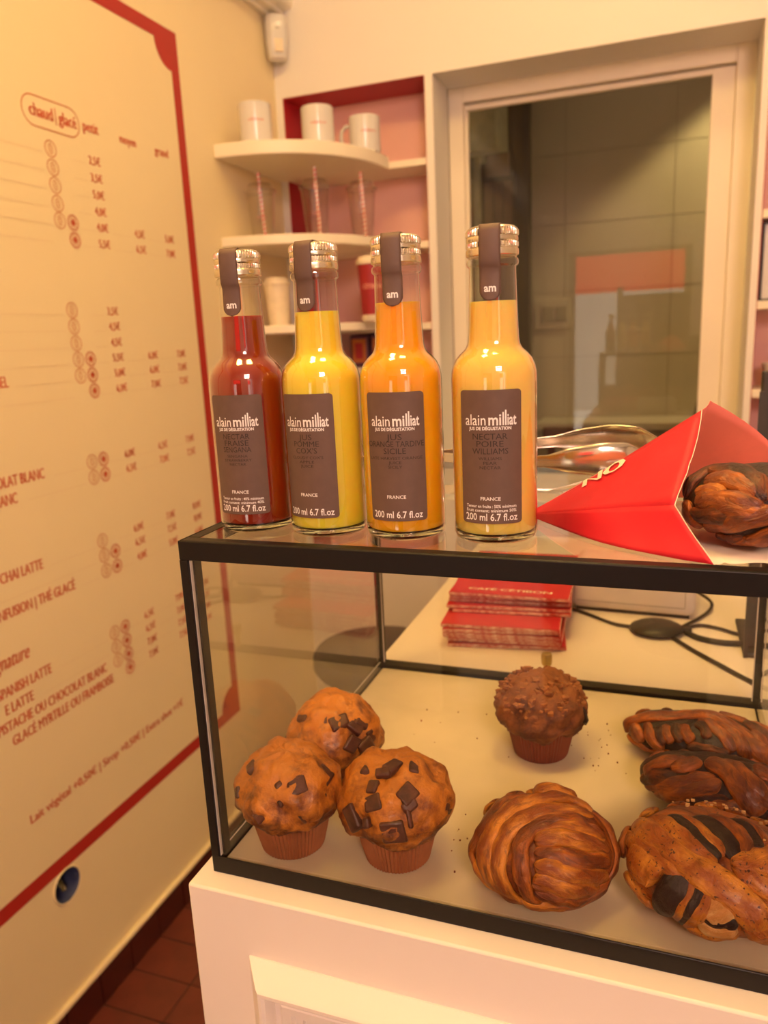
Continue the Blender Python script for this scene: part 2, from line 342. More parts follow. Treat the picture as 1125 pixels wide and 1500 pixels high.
# pastry strands (tenths of a millimetre from each pastry's centre) and chunk positions
BREAD = {'bun1':((0.23,0.0495,0.0345),[('k',9,7,[(205,309,227),(94,322,247),(-4,322,254),(-103,284,229)]),
 ('k',8,7,[(149,316,240),(50,322,252),(-44,319,254)]),
 ('b',8,6,[(-113,148,277),(-250,94,252),(-304,-54,233),(-366,-157,163),(-457,-141,-31),(-441,-241,-93),(-349,-306,-143)]),
 ('g',9,7,[(-440,-171,-52),(-411,-266,-113),(-311,-324,-157),(-198,-359,-189),(-78,-375,-209)]),
 ('g',11,7,[(399,228,156),(274,275,196),(133,248,234),(-12,100,296),(-158,-9,288),(-259,-124,241),(-309,-230,167),(-325,-302,67),(-301,-329,-43),(-236,-315,-165),(-138,-359,-199)]),
 ('g',9,6,[(326,139,201),(194,57,276),(46,-26,303),(-87,-125,286),(-179,-224,234),(-222,-313,154),(-221,-374,54),(-180,-390,-60),(-121,-345,-194),(-1,-367,-215)]),
 ('b',8,6,[(333,49,217),(205,-40,274),(78,-116,290),(-26,-199,270),(-80,-288,221),(-85,-370,146),(-58,-419,58),(-20,-420,-66),(51,-329,-199)]),
 ('g',8,5,[(13,-203,269),(157,-121,275),(294,-59,237),(424,17,143)]),
 ('g',9,6,[(-9,-281,231),(112,-226,250),(259,-178,224),(448,-59,101)]),
 ('b',8,5,[(0,-337,190),(143,-314,187),(270,-285,150),(462,-105,36)]),
 ('g',9,6,[(3,-384,138),(132,-371,129),(276,-330,87),(447,-147,-36)]),
 ('g',9,6,[(3,-418,71),(119,-411,48),(261,-361,-2),(414,-184,-127)]),
 ('b',8,6,[(29,-429,-2),(137,-406,-50),(241,-334,-116),(363,-242,-161)]),
 ('g',9,7,[(-89,-372,-209),(4,-373,-216),(127,-356,-215),(253,-318,-200)]),
 ('b',9,6,[(108,-325,-200),(240,-314,-199),(346,-261,-172),(432,-173,-121),(472,-77,-61)]),
 ('b',8,6,[(295,270,191),(412,190,126),(465,74,55),(478,-27,-29),(449,-145,-104)])]),'bun2':((0.338,0.0605,0.0365),[('g',14,9,[(-507,190,123),(-412,-52,218),(-292,-213,231),(-146,-326,214),(-7,-394,179),(108,-434,121),(210,-448,12),(269,-352,-181)]),
 ('g',9,7,[(-566,103,61),(-444,-141,169),(-307,-279,184),(-177,-372,163)]),
 ('b',8,6,[(-533,155,97),(-564,71,39),(-576,-34,-30)]),
 ('g',16,9,[(-520,-125,79),(-448,-219,111),(-371,-299,114),(-337,-336,99)]),
 ('g',9,7,[(-553,-101,-73),(-528,-200,-131),(-442,-270,-169),(-390,-302,-184)]),
 ('c',12,7,[(-209,-347,176),(-247,-388,99),(-300,-386,-15),(-343,-324,-198)]),
 ('g',5,6,[(-150,-375,171),(-168,-418,101),(-211,-427,-20),(-252,-345,-209)]),
 ('c',7,6,[(-99,-397,160),(-121,-437,88),(-164,-443,-16),(-211,-346,-209)]),
 ('g',7,7,[(-53,-416,146),(-82,-452,70),(-132,-450,-32),(-178,-348,-209)]),
 ('p',10,6,[(9,-422,146),(-21,-450,93),(-73,-463,23)]),
 ('p',9,6,[(55,-449,101),(-4,-469,35),(-78,-463,-18)]),
 ('c',8,5,[(88,-468,28),(-2,-471,-11),(-94,-459,-24)]),
 ('p',9,6,[(91,-468,-30),(-13,-453,-88),(-121,-436,-90)]),
 ('g',9,6,[(-162,-337,-203),(-37,-399,-170),(93,-460,-65)]),
 ('g',9,7,[(-372,82,242),(-260,-85,281),(-146,-217,274),(-21,-306,246)]),
 ('c',8,6,[(-293,69,276),(-176,-78,303),(-81,-194,291),(4,-272,266)]),
 ('g',7,6,[(-208,38,302),(-110,-75,314),(-32,-168,303),(28,-251,275)]),
 ('c',9,6,[(-140,38,314),(-27,-49,323),(49,-151,307),(75,-258,270)]),
 ('b',8,6,[(-55,51,322),(75,-4,322),(147,-118,304),(155,-235,271)]),
 ('c',7,6,[(45,48,322),(157,4,312),(212,-112,293),(223,-160,280)]),
 ('b',7,6,[(114,83,313),(224,14,298),(269,-92,281)]),
 ('g',13,8,[(58,-294,254),(168,-272,252),(276,-183,259),(386,-52,237)]),
 ('g',12,8,[(89,-294,251),(195,-327,212),(303,-334,165)]),
 ('b',10,8,[(308,-267,211),(333,-346,133),(318,-403,31)]),
 ('g',12,8,[(163,-456,37),(231,-432,-63),(323,-332,-164)])]),'babka1':((0.338,0.245,0.024),[('b',9,7,[(-695,-13,-50),(-601,-15,70),(-447,-10,143),(-283,-21,178),(-122,12,197),(62,49,196),(212,-71,186),(358,-166,140),(484,-227,51)]),
 ('b',8,6,[(-682,-28,-61),(-558,-81,-97),(-413,-133,-129),(-242,-251,-49)]),
 ('b',7,6,[(-445,-81,125),(-430,-170,67),(-381,-215,4),(-299,-242,-22)]),
 ('d',7,5,[(-339,-140,131),(-349,-205,70),(-301,-243,18)]),
 ('b',6,6,[(-294,-118,152),(-292,-199,102),(-245,-252,45)]),
 ('d',7,5,[(-203,-121,167),(-214,-196,125),(-157,-251,84)]),
 ('b',7,6,[(-147,-120,174),(-135,-209,130),(-79,-262,88)]),
 ('d',7,5,[(-56,-96,188),(9,-151,173),(30,-243,120)]),
 ('b',8,6,[(-32,-33,198),(98,-137,178),(182,-224,133),(225,-292,48)]),
 ('b',9,7,[(-575,-58,68),(-535,-127,28),(-474,-168,-22)]),
 ('d',8,5,[(-123,-276,50),(53,-299,38),(215,-301,13)]),
 ('b',8,6,[(104,-20,197),(250,-160,160),(332,-255,82),(358,-277,-31)]),
 ('b',8,6,[(149,183,177),(211,171,175),(332,148,163),(416,-6,154)]),
 ('d',6,5,[(189,-79,187),(315,-168,148),(377,-217,107)]),
 ('g',8,6,[(209,-126,175),(291,-222,122),(311,-286,32)]),
 ('b',10,7,[(365,-85,162),(466,-173,108),(556,-198,-32)]),
 ('b',10,7,[(397,-266,34),(514,-205,-60),(593,-187,-95)])]),'babka2':((0.35,0.166,0.0275),[('b',8,6,[(-578,-66,30),(-498,-43,129),(-365,-39,184),(-204,-79,209)]),
 ('d',8,5,[(-598,-26,-49),(-495,-117,75),(-323,-181,118),(-186,-188,158)]),
 ('b',8,6,[(-586,-38,-89),(-402,-184,58),(-225,-194,143),(-69,-188,178)]),
 ('b',9,7,[(-538,-90,-133),(-369,-211,-4),(-175,-239,108),(-31,-221,157)]),
 ('d',7,5,[(-415,-123,-154),(-220,-262,-4),(16,-286,78)]),
 ('b',10,7,[(-217,-247,-73),(-66,-294,-3),(121,-307,17)]),
 ('g',13,8,[(-143,-47,224),(-8,-104,220),(92,-219,165),(157,-288,81),(244,-301,-9)]),
 ('b',12,8,[(-43,-34,233),(88,-113,218),(187,-220,160),(269,-281,75)]),
 ('b',10,7,[(-182,-15,224),(-264,-90,194),(-384,-99,155)]),
 ('d',8,6,[(74,-41,232),(204,-109,211),(300,-211,151)]),
 ('b',12,8,[(170,-61,224),(280,-109,201),(379,-166,159)]),
 ('g',11,8,[(214,-246,134),(325,-260,94),(401,-249,78)])]),'babka3':((0.352,0.05,0.2755),[('d',9,6,[(-425,-28,27),(-372,14,117),(-275,37,174),(-177,-77,196),(-85,-223,156),(-40,-309,75)]),
 ('b',9,6,[(-322,-76,135),(-221,-141,161),(-134,-223,144),(-68,-286,103)]),
 ('g',6,5,[(-363,-119,72),(-283,-178,103),(-223,-235,88)]),
 ('g',5,4,[(-165,-260,95),(-97,-287,91)]),
 ('b',8,6,[(-372,-139,17),(-263,-227,62),(-145,-290,57),(-49,-323,34)]),
 ('d',8,5,[(-379,-103,-63),(-259,-242,-26),(-161,-294,-22)]),
 ('b',8,6,[(-297,-51,-158),(-188,-269,-63),(-85,-319,-13),(9,-333,16)]),
 ('d',7,5,[(-276,-80,-195),(-189,-92,-203),(-117,-214,-155)]),
 ('b',9,7,[(-228,-99,-208),(-147,-114,-225),(-48,-228,-159),(56,-316,-75)]),
 ('b',9,6,[(-281,-230,5),(-144,-300,20),(-8,-331,-18)]),
 ('b',9,6,[(-404,-89,17),(-387,-42,-90),(-329,-50,-159)])])}
CHUNKS = {'m1':[((191,-240,212),9,8),((-219,-155,245),6,5),((330,-184,109),7,9),((317,-31,199),9,9),((-27,-397,30),6,5),((-292,-257,78),4,5),((274,-290,16),5,6),((72,-283,226),4,3),((189,-179,250),6,4),((115,-351,127),2,3)],'m2':[((16,-63,326),8,6),((173,-241,231),8,7),((207,-284,176),7,5),((-48,-338,188),8,7),((-194,-361,53),6,10),((118,-396,33),10,9),((-77,-399,69),3,4),((154,-6,306),9,4),((-35,-145,308),7,4),((-222,-80,272),9,6),((-75,-255,253),5,6),((407,-53,47),5,7),((218,-326,109),2,8)],'m3':[((19,-252,256),6,6),((161,-213,246),10,7),((281,-149,201),7,8),((307,-73,203),8,7),((282,-261,92),9,7),((362,-167,33),8,7),((-183,-212,236),6,4),((51,13,327),8,4),((378,-81,84),5,7),((-34,-395,44),5,4)]}
# ============================================================ THE SETTING
WX, WY = -0.7573, 1.7119
FZ, CZ = -0.945, 2.0
XR = 2.55; YF = -2.0
# left wall with the round hole of the open socket box
HY, HZ, HR = 0.573, -0.632, 0.033
def wall_left():
    bm = bmesh.new(); Y0, Y1 = YF - 0.1, WY + 0.3
    sq = [bm.verts.new((WX, y, z)) for y, z in ((Y0, FZ), (Y1, FZ), (Y1, CZ), (Y0, CZ))]
    ci = [bm.verts.new((WX, HY + HR * math.cos(a * PI / 16), HZ + HR * math.sin(a * PI / 16))) for a in range(32)]
    es = [bm.edges.new((sq[i], sq[(i + 1) % 4])) for i in range(4)] + [bm.edges.new((ci[i], ci[(i + 1) % 32])) for i in range(32)]
    bmesh.ops.triangle_fill(bm, edges=es, use_beauty=True)
    bmesh.ops.recalc_face_normals(bm, faces=bm.faces)
    mb = MB(); bm.verts.index_update(); mb.v = [tuple(v.co) for v in bm.verts]; mb.f = [tuple(v.index for v in f.verts) for f in bm.faces]; bm.free(); return mb
struct(build('wall_left', wall_left(), 'wall', smooth=0))
# back wall, in pieces round the niches and the pass-through window
NX0, NX1, NZ1, NZ0 = -0.7364, -0.3214, 1.038, -0.30
OX0, OX1, OZ1, OZ0 = -0.2999, 0.4850, 1.0408, -0.10
RX0, RX1, RZ1, RZ0 = 0.5015, 1.25, 1.045, -0.30
T = 0.15
wb = BX(((WX - 0.1, WY, NZ1), (XR, WY + T, CZ)), ((WX - 0.1, WY, FZ), (XR, WY + T, NZ0)), ((WX - 0.1, WY, NZ0), (NX0, WY + T, NZ1)),
        ((NX1, WY, NZ0), (OX0, WY + T, NZ1)), ((OX0, WY, NZ0), (OX1, WY + T, OZ0)), ((OX1, WY, NZ0), (RX0, WY + T, NZ1)), ((RX1, WY, NZ0), (XR, WY + T, NZ1)))
struct(build('wall_back', wb, 'wall_b', smooth=0))
def niche(x0, x1, z0, z1):
    e = 0.002; y0, y1 = WY + 0.003, WY + 0.14
    r = struct(build('wall_niche', BX(((x0 - .001, y0, z0), (x0 + e, y1, z1)), ((x1 - e, y0, z0), (x1 + .001, y1, z1)), ((x0, y0, z1 - e), (x1, y1, z1 + .001)), ((x0, y0, z0 - .001), (x1, y1, z0 + e))), 'red', smooth=0))
    build('back_panel', BX(((x0 - .001, y1, z0), (x1 + .001, y1 + 0.008, z1))), 'pink', r, smooth=0)
niche(NX0, NX1, NZ0, NZ1); niche(RX0, RX1, RZ0, RZ1)
struct(build('wall_right', BX(((XR, YF, FZ), (XR + 0.1, WY + T, CZ))), 'wall_b', smooth=0))
# shopfront wall behind the viewer: a doorway and a shop window
struct(build('wall_front', BX(((WX - 0.1, YF - 0.12, FZ), (-0.42, YF, CZ)), ((0.46, YF - 0.12, FZ), (1.25, YF, CZ)), ((2.25, YF - 0.12, FZ), (XR + .1, YF, CZ)),
       ((-0.42, YF - 0.12, 0.93), (0.46, YF, CZ)), ((1.25, YF - 0.12, 1.22), (2.25, YF, CZ)), ((1.25, YF - 0.12, FZ), (2.25, YF, -0.40))), 'wall_b', smooth=0))
struct(build('ceiling', BX(((WX - 0.1, YF, CZ), (XR + 0.1, WY + T, CZ + 0.08))), 'ceiling', smooth=0))
# stepped cornice along the left wall
def along_y(prof, y0, y1):
    mb = MB(); k = len(prof); mb.v = [(x, y0, z) for x, z in prof] + [(x, y1, z) for x, z in prof]
    mb.f = [tuple(range(k)), tuple(reversed(range(k, 2 * k)))] + [(i, k + i, k + (i + 1) % k, (i + 1) % k) for i in range(k)]; return mb
struct(build('trim_1', along_y([(WX, 1.234), (WX + .016, 1.234), (WX + .020, 1.240), (WX + .038, 1.243), (WX + .044, 1.250), (WX + .066, 1.256), (WX + .072, 1.264), (WX + .072, 1.40), (WX, 1.40)], YF, WY), 'ceiling', smooth=0.4))
# floor: slab with quarry tiles laid on it where the photograph shows them
fl = struct(build('floor', BX(((WX - 0.1, YF - 0.1, FZ - 0.08), (XR + 0.1, WY + T, FZ - 0.003))), 'grout', smooth=0))
tl = MB().box((-.0742, -.0463, -0.0045), (.0742, .0463, 0.0))
t0 = None; xs = [-0.6055 - 0.076 + 0.152 * i for i in range(0, 5)]
for i, x in enumerate(xs):
    for j in range(-5, 12):
        p = (x, 0.61 + 0.0482 + 0.0965 * j, FZ + random.uniform(-.0006, .0006))
        if t0 is None: t0 = build('tile', tl, 'tile', fl, smooth=0, bevel=0.0012, local=True); t0.location = p
        else: copy_of(t0, p)
# tiled skirting under the plaster edge
sk = struct(build('baseboard_left', BX(((WX, -0.6, FZ), (WX + 0.004, WY, -0.870))), 'grout', smooth=0))
s0 = None
for j in range(-7, 12):
    p = (WX + 0.0055, 0.61 + 0.0482 + 0.0965 * j, -0.9075)
    if p[1] > WY - .05: continue
    if s0 is None: s0 = build('tile', MB().box((-.0035, -.0466, -.0365), (.0035, .0466, .0365)), 'skirt', sk, smooth=0, bevel=0.001, local=True); s0.location = p
    else: copy_of(s0, p)
struct(build('trim_2', BX(((WX, -1.9, -0.871), (WX + 0.012, WY, -0.858))), 'wall', smooth=0.6, bevel=0.004))

# pass-through window: frame, sliding sash, glass, sill
GY = WY + 0.155
w1 = struct(build('window_1', BX(((OX0, GY, OZ0), (OX0 + .043, GY + .05, OZ1)), ((OX1 - .045, GY, OZ0), (OX1, GY + .05, OZ1)), ((OX0 + .043, GY, OZ1 - .041), (OX1 - .045, GY + .05, OZ1)), ((OX0 + .043, GY, OZ0), (OX1 - .045, GY + .05, OZ0 + .03))), 'shelf', smooth=0, bevel=0.002))
ix0, ix1, iz1 = OX0 + .043, OX1 - .045, OZ1 - .041
build('sash', BX(((ix1 - .055, GY + .014, OZ0 + .03), (ix1, GY + .032, iz1 - .004)), ((ix0, GY + .014, OZ0 + .03), (ix0 + .010, GY + .032, iz1 - .018)), ((ix0, GY + .014, iz1 - .018), (ix1 - .055, GY + .032, iz1 - .004)), ((ix0 + .01, GY + .014, OZ0 + .03), (ix1 - .055, GY + .032, OZ0 + .05))), 'shelf', w1, smooth=0, bevel=0.0015)
build('track', BX(((ix0, GY + .034, iz1 - .012), (ix1, GY + .046, iz1))), 'kbrown', w1, smooth=0)
build('glass_pane', BX(((ix0 + .008, GY + .021, OZ0 + .04), (ix1 - .05, GY + .025, iz1 - .012))), 'win', w1, smooth=0)
struct(build('window_2', BX(((1.25, YF - .08, -.40), (1.29, YF - .04, 1.22)), ((2.21, YF - .08, -.40), (2.25, YF - .04, 1.22)), ((1.29, YF - .08, 1.18), (2.21, YF - .04, 1.22)), ((1.29, YF - .08, -.40), (2.21, YF - .04, -.36)), ((1.73, YF - .08, -.36), (1.77, YF - .04, 1.18))), 'shelf', smooth=0))
struct(build('door_1', BX(((-.42, YF - .08, FZ), (-.37, YF - .04, .93)), ((.41, YF - .08, FZ), (.46, YF - .04, .93)), ((-.37, YF - .08, .90), (.41, YF - .04, .93)), ((-.06, YF - .08, FZ), (-.02, YF - .04, .66)), ((-.02, YF - .07, FZ), (.41, YF - .05, 0.60))), 'kbrown', smooth=0))  # solid lower leaf added to block street light from half the doorway
# street outside the shop
struct(build('street_pavement', BX(((-6, -9, FZ - 0.1), (8, YF - 0.12, FZ - 0.02))), 'street', smooth=0))
struct(build('facade_wall_opposite', BX(((-6, -9.3, FZ), (8, -9.0, 4.5))), 'facade', smooth=0))
a = thing('street_awning', 'red cloth awning valance out in the street, mirrored in the window glass', 'awning', (0, -3.2, 1.2))
build('valance', BX(((-2.2, -3.206, 0.67), (2.6, -3.2, 1.25))), 'awning', a, smooth=0)
build('rod', MB().tube([(-2.25, -3.2, 1.26), (2.65, -3.2, 1.26)], .02, 10), 'dark', a)
for x in (-2.2, 2.6): build('post', BX(((x - .03, -3.23, FZ - .02), (x + .03, -3.17, 1.26))), 'dark', a, smooth=0)

# ------------------------------------------------------------ kitchen beyond the window
KY = 2.90
kw = struct(build('wall_kitchen', BX(((-1.2, KY, FZ), (1.6, KY + .08, 1.75))), 'kgrout', smooth=0))
kt = None; tw, th = 0.4065, 0.2605
for r in range(-8, 3):
    z = 1.0405 + th / 2 + th * r
    for c in range(-4, 4):
        x = 0.1050 + tw * c + (tw / 2 if r % 2 else 0) + (0.0 if r % 2 else 0) + tw / 2
        if z - th / 2 < FZ - .15 or x < -1.1 or x > 1.5: continue
        p = (x - (tw / 2 if r % 2 == 0 else 0) + 0.0, KY - 0.002, z)
        if kt is None: kt = build('tile', MB().box((-tw / 2 + .0012, -.003, -th / 2 + .0012), (tw / 2 - .0012, .003, th / 2 - .0012)), 'ktile', kw, smooth=0, local=True); kt.location = p
        else: copy_of(kt, p)
struct(build('wall_kitchen_side', BX(((-0.75, WY + T, FZ), (-0.65, KY, 1.75)), ((1.5, WY + T, FZ), (1.6, KY, 1.75))), 'kgreen', smooth=0))
struct(build('ceiling_kitchen', BX(((-0.75, WY + T, 1.75), (1.6, KY + .08, 1.83))), 'ceiling', smooth=0))
struct(build('floor_kitchen', BX(((-0.75, WY + T, FZ - 0.08), (1.6, KY + .08, FZ - .003))), 'tile', smooth=0))
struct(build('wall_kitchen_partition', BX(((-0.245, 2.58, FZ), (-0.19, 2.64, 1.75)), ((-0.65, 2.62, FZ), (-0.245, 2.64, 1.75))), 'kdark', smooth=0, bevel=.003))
k = thing('extractor_duct', 'grey green metal duct box high in the kitchen corner', 'duct', (-0.36, 2.45, 0.94))
build('duct_box', BX(((-0.62, 2.36, 0.975), (-0.262, 2.56, 1.40))), 'kgreen', k, smooth=0, bevel=.006)
build('drop_pipe', MB().lathe([(.018, 0.2), (.018, 0.985)], 20, (-0.355, 2.44)), 'kgreen', k)
build('bracket', MB().box((-0.315, 2.42, 0.905), (-0.235, 2.44, 0.975)), 'kbrown', k, smooth=0)
k = thing('slatted_cupboard', 'dark brown boarded cupboard beside the pipe in the kitchen corner', 'cupboard', (-0.28, 2.5, FZ))
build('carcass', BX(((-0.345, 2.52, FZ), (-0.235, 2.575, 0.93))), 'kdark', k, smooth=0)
for i in range(3): build('slat', BX(((-0.340 + .035 * i, 2.508, FZ + .02), (-0.310 + .035 * i, 2.52, 0.90))), 'kbrown', k, smooth=0, bevel=.002)
k = thing('switch_plate', 'small grey wall plate with two rockers on the kitchen tiles', 'switch', (-0.13, KY - .005, 0.43))
build('plate', BX(((-0.222, KY - .013, 0.375), (-0.075, KY - .005, 0.492))), 'ktile', k, smooth=0, bevel=.003)
for i in range(2): build('rocker', BX(((-0.185 + .052 * i, KY - .018, 0.405), (-0.140 + .052 * i, KY - .013, 0.465))), 'kgrout', k, smooth=0, bevel=.002)
k = thing('kitchen_worktop', 'pale kitchen worktop running below the tiled wall', 'worktop', (0.3, 2.7, -0.02))
build('slab', BX(((-0.18, 2.66, -0.018), (1.45, 2.885, 0.012))), 'ktile', k, smooth=0, bevel=.003)
build('front_panel', BX(((-0.18, 2.69, FZ), (1.45, 2.885, -0.018))), 'kgrout', k, smooth=0)
k = thing('kitchen_chair', 'dark maroon wooden chair with slatted back seen through the window', 'chair', (0.0, 2.4, FZ))
build('top_rail', BX(((-0.115, 2.39, -0.012), (0.146, 2.412, 0.028))), 'chair', k, smooth=0, bevel=.006)
build('middle_rail', BX(((-0.09, 2.394, -0.17), (0.12, 2.41, -0.13))), 'chair', k, smooth=0, bevel=.004)
for x in (-0.082, 0.112): build('back_post', BX(((x - .014, 2.39, FZ), (x + .014, 2.412, -0.010))), 'chair', k, smooth=0, bevel=.004)
build('seat', BX(((-0.13, 2.10, FZ + .43), (0.16, 2.42, FZ + .46))), 'chair', k, smooth=0, bevel=.008)
for x in (-0.11, 0.14): build('leg', BX(((x - .014, 2.11, FZ), (x + .014, 2.138, FZ + .43))), 'chair', k, smooth=0, bevel=.003)
o = build('leaning_tray', MB().add([(0.372, 2.28, -0.02), (0.47, 2.28, -0.02), (0.47, 2.28, 0.34), (0.44, 2.28, 0.34), (0.372, 2.30, -0.02), (0.47, 2.30, -0.02), (0.47, 2.30, 0.34), (0.44, 2.30, 0.34)],
          [(0, 1, 2, 3), (7, 6, 5, 4), (0, 4, 5, 1), (1, 5, 6, 2), (2, 6, 7, 3), (3, 7, 4, 0)]), 'dark', smooth=0)
tag(o, 'black slanted panel behind the right stile of the window', 'panel')

# ------------------------------------------------------------ ceiling lamps, and a hanging fixture added for the front fill
M['lampdiff'] = emit('lamp_diffuser', (1.0, 0.66, 0.28), 6.0)
for i, (x, y) in enumerate(((0.25, 0.10), (-0.25, -0.20), (0.30, 0.95), (1.00, -1.60))):
    CZ = 2.0 if i < 3 else 1.39
    l = thing('ceiling_or_fill_lamp', ('square ceiling lamp above the glass case', 'square ceiling lamp above the customer side', 'square ceiling lamp above the back of the counter', 'square hanging fixture added behind the viewer for the front fill light')[i], 'lamp', (x, y, CZ))
    build('housing', BX(((x - .18, y - .18, CZ - .05), (x - .155, y + .18, CZ)), ((x + .155, y - .18, CZ - .05), (x + .18, y + .18, CZ)), ((x - .155, y - .18, CZ - .05), (x + .155, y - .155, CZ)), ((x - .155, y + .155, CZ - .05), (x + .155, y + .18, CZ))), 'mug', l, smooth=0)
    build('diffuser', BX(((x - .155, y - .155, CZ - .03), (x + .155, y + .155, CZ - .025))), M['lampdiff'], l, smooth=0)
    if i == 3: build('stem', BX(((x - .01, y - .01, CZ - .001), (x + .01, y + .01, 2.0)), ((x - .18, y - .18, CZ - .004), (x + .18, y + .18, CZ))), 'mug', l, smooth=0)
CZ = 2.0

# ------------------------------------------------------------ menu painted on the left wall
mx = WX + 0.0006
menu = thing('wall_menu', 'cream drinks menu with a red border printed on the left wall', 'menu', (WX, 0.7, 0.0))
def on_wall(y, z, lift=0.0): return lambda a, b: (mx + lift, y + a, z + b)
Y1, Z1, Z0, Y0, bw, cr = 1.2345, 1.0560, -0.5960, -0.30, 0.030, 0.055
mb = MB()
def wallrect(mb, y0, z0, y1, z1, lift=0.0): return mb.poly([(mx + lift, y0, z0), (mx + lift, y1, z0), (mx + lift, y1, z1), (mx + lift, y0, z1)])
wallrect(mb, Y1 - bw, Z0, Y1, Z1); wallrect(mb, Y0, Z1 - bw, Y1 - bw, Z1); wallrect(mb, Y0, Z0, Y1 - bw, Z0 + bw); wallrect(mb, Y0 - bw, Z0, Y0, Z1)
for cy, cz, a0 in ((Y1 - bw, Z1 - bw, 180), (Y1 - bw, Z0 + bw, 90), (Y0, Z1 - bw, 270), (Y0, Z0 + bw, 0)):
    mb.poly([(mx, cy, cz)] + [(mx, cy + cr * math.cos(math.radians(a0 + i * 7.5)), cz + cr * math.sin(math.radians(a0 + i * 7.5))) for i in range(13)])
build('border', mb, 'board_red', menu, smooth=0)
# pill round the heading
mb = MB(); py0, py1, pz, ph = 0.735, 0.878, 0.789, 0.0265
def pill(off):
    r = ph + off; pts = [(py1 - ph + r * math.sin(a * PI / 12), pz + r * math.cos(a * PI / 12)) for a in range(13)] + [(py0 + ph - r * math.sin(a * PI / 12), pz - r * math.cos(a * PI / 12)) for a in range(13)]
    return pts
A, B = pill(0.0), pill(-0.0022)
for i in range(len(A)): j = (i + 1) % len(A); mb.poly([(mx, *A[i]), (mx, *A[j]), (mx, *B[j]), (mx, *B[i])])
build('heading_outline', mb, 'board_thin', menu, smooth=0)
def wtext(name, txt, y, z, cap, width=None, align=0.5, smear=0.07, mat='board_text', squeeze=0.62, shear=0.0):
    return build(name, letters(MB(), txt, cap, on_wall(y, z), width, align, smear, squeeze, shear), mat, menu, smooth=0)
wtext('heading', 'chaud', 0.752, 0.7805, 0.021, 0.058, 0.0); build('heading', wallrect(MB(), .8155, .7755, .8175, .8045), 'board_text', menu, smooth=0); wtext('heading', 'glacé', 0.823, 0.7805, 0.021, 0.047, 0.0)
wtext('column_heading', 'petit', 0.909, 0.783, 0.019, 0.044); wtext('column_heading', 'moyen', 1.020, 0.783, 0.017, 0.053); wtext('column_heading', 'grand', 1.134, 0.783, 0.017, 0.050)
hot = cold = None
def hot_icon(y, z):
    global hot
    if hot is None:
        mb = MB(); R, r = 0.0146, 0.0128
        for i in range(28):
            a, b = 2 * PI * i / 28, 2 * PI * (i + 1) / 28
            mb.poly([(0, R * math.cos(a), R * math.sin(a)), (0, R * math.cos(b), R * math.sin(b)), (0, r * math.cos(b), r * math.sin(b)), (0, r * math.cos(a), r * math.sin(a))])
            for sx, sy, k0, k1 in ((.0062, .0092, 1.0, 0.84), (.0028, .0050, 1.0, 0.70)):
                mb.poly([(0, sx * k0 * math.cos(a), sy * k0 * math.sin(a)), (0, sx * k0 * math.cos(b), sy * k0 * math.sin(b)), (0, sx * k1 * math.cos(b), sy * k1 * math.sin(b)), (0, sx * k1 * math.cos(a), sy * k1 * math.sin(a))])
        hot = build('hot_drink_icon', mb, 'board_thin', menu, smooth=0, local=True); hot.location = Vector((mx, y, z)) - menu.location
    else: copy_of(hot, Vector((mx, y, z)) - menu.location)
def cold_icon(y, z):
    global cold
    if cold is None:
        mb = MB()
        for R, r in ((0.0146, 0.0131), (0.0116, 0.0106)):
            for i in range(28):
                a, b = 2 * PI * i / 28, 2 * PI * (i + 1) / 28
                mb.poly([(0, R * math.cos(a), R * math.sin(a)), (0, R * math.cos(b), R * math.sin(b)), (0, r * math.cos(b), r * math.sin(b)), (0, r * math.cos(a), r * math.sin(a))])
        for k in range(3):
            c, s = math.cos(k * PI / 3), math.sin(k * PI / 3); w, l = .0017, .0072
            mb.poly([(0.0002 * k, c * l - s * w, s * l + c * w), (0.0002 * k, -c * l - s * w, -s * l + c * w), (0.0002 * k, -c * l + s * w, -s * l - c * w), (0.0002 * k, c * l + s * w, s * l - c * w)])
        cold = build('iced_drink_icon', mb, 'board_text', menu, smooth=0, local=True); cold.location = Vector((mx, y, z)) - menu.location
    else: copy_of(cold, Vector((mx, y, z)) - menu.location)
ROWS = [  # z, hot, iced, petit, moyen, grand, start of the rule
    (0.732, 1, 0, '2,5€', '', '', .35), (0.7005, 1, 0, '3,5€', '', '', .35), (0.6700, 1, 0, '5,0€', '', '', .35), (0.639, 1, 0, '4,0€', '', '', .35), (0.6095, 1, 1, '4,0€', '4,5€', '5,0€', .35), (0.5785, 0, 1, '5,5€', '6,5€', '7,0€', .35),
    (0.450, 1, 0, '3,5€', '', '', .35), (0.4200, 1, 0, '4,5€', '', '', .35), (0.3890, 1, 0, '4,5€', '', '', .35), (0.3585, 1, 1, '5,5€', '6,0€', '7,0€', .35), (0.3280, 1, 1, '5,0€', '6,0€', '7,0€', .63), (0.2970, 0, 1, '6,0€', '7,0€', '7,5€', .35),
    (0.1610, 1, 1, '6,0€', '6,5€', '7,0€', .69), (0.1300, 1, 1, '6,5€', '7,0€', '7,5€', .62),
    (0.0000, 1, 0, '6,0€', '7,0€', '8,0€', .65), (-0.0310, 1, 1, '6,5€', '7,5€', '8,0€', .35), (-0.0630, 1, 1, '4,0€', '5,0€', '6,0€', .72),
    (-0.1970, 1, 1, '6,5€', '7,0€', '7,5€', .64), (-0.2280, 1, 1, '6,5€', '7,0€', '7,5€', .59), (-0.2585, 1, 1, '7,0€', '7,5€', '8,0€', 0), (-0.2890, 0, 1, '7,0€', '7,5€', '8,0€', 0)]
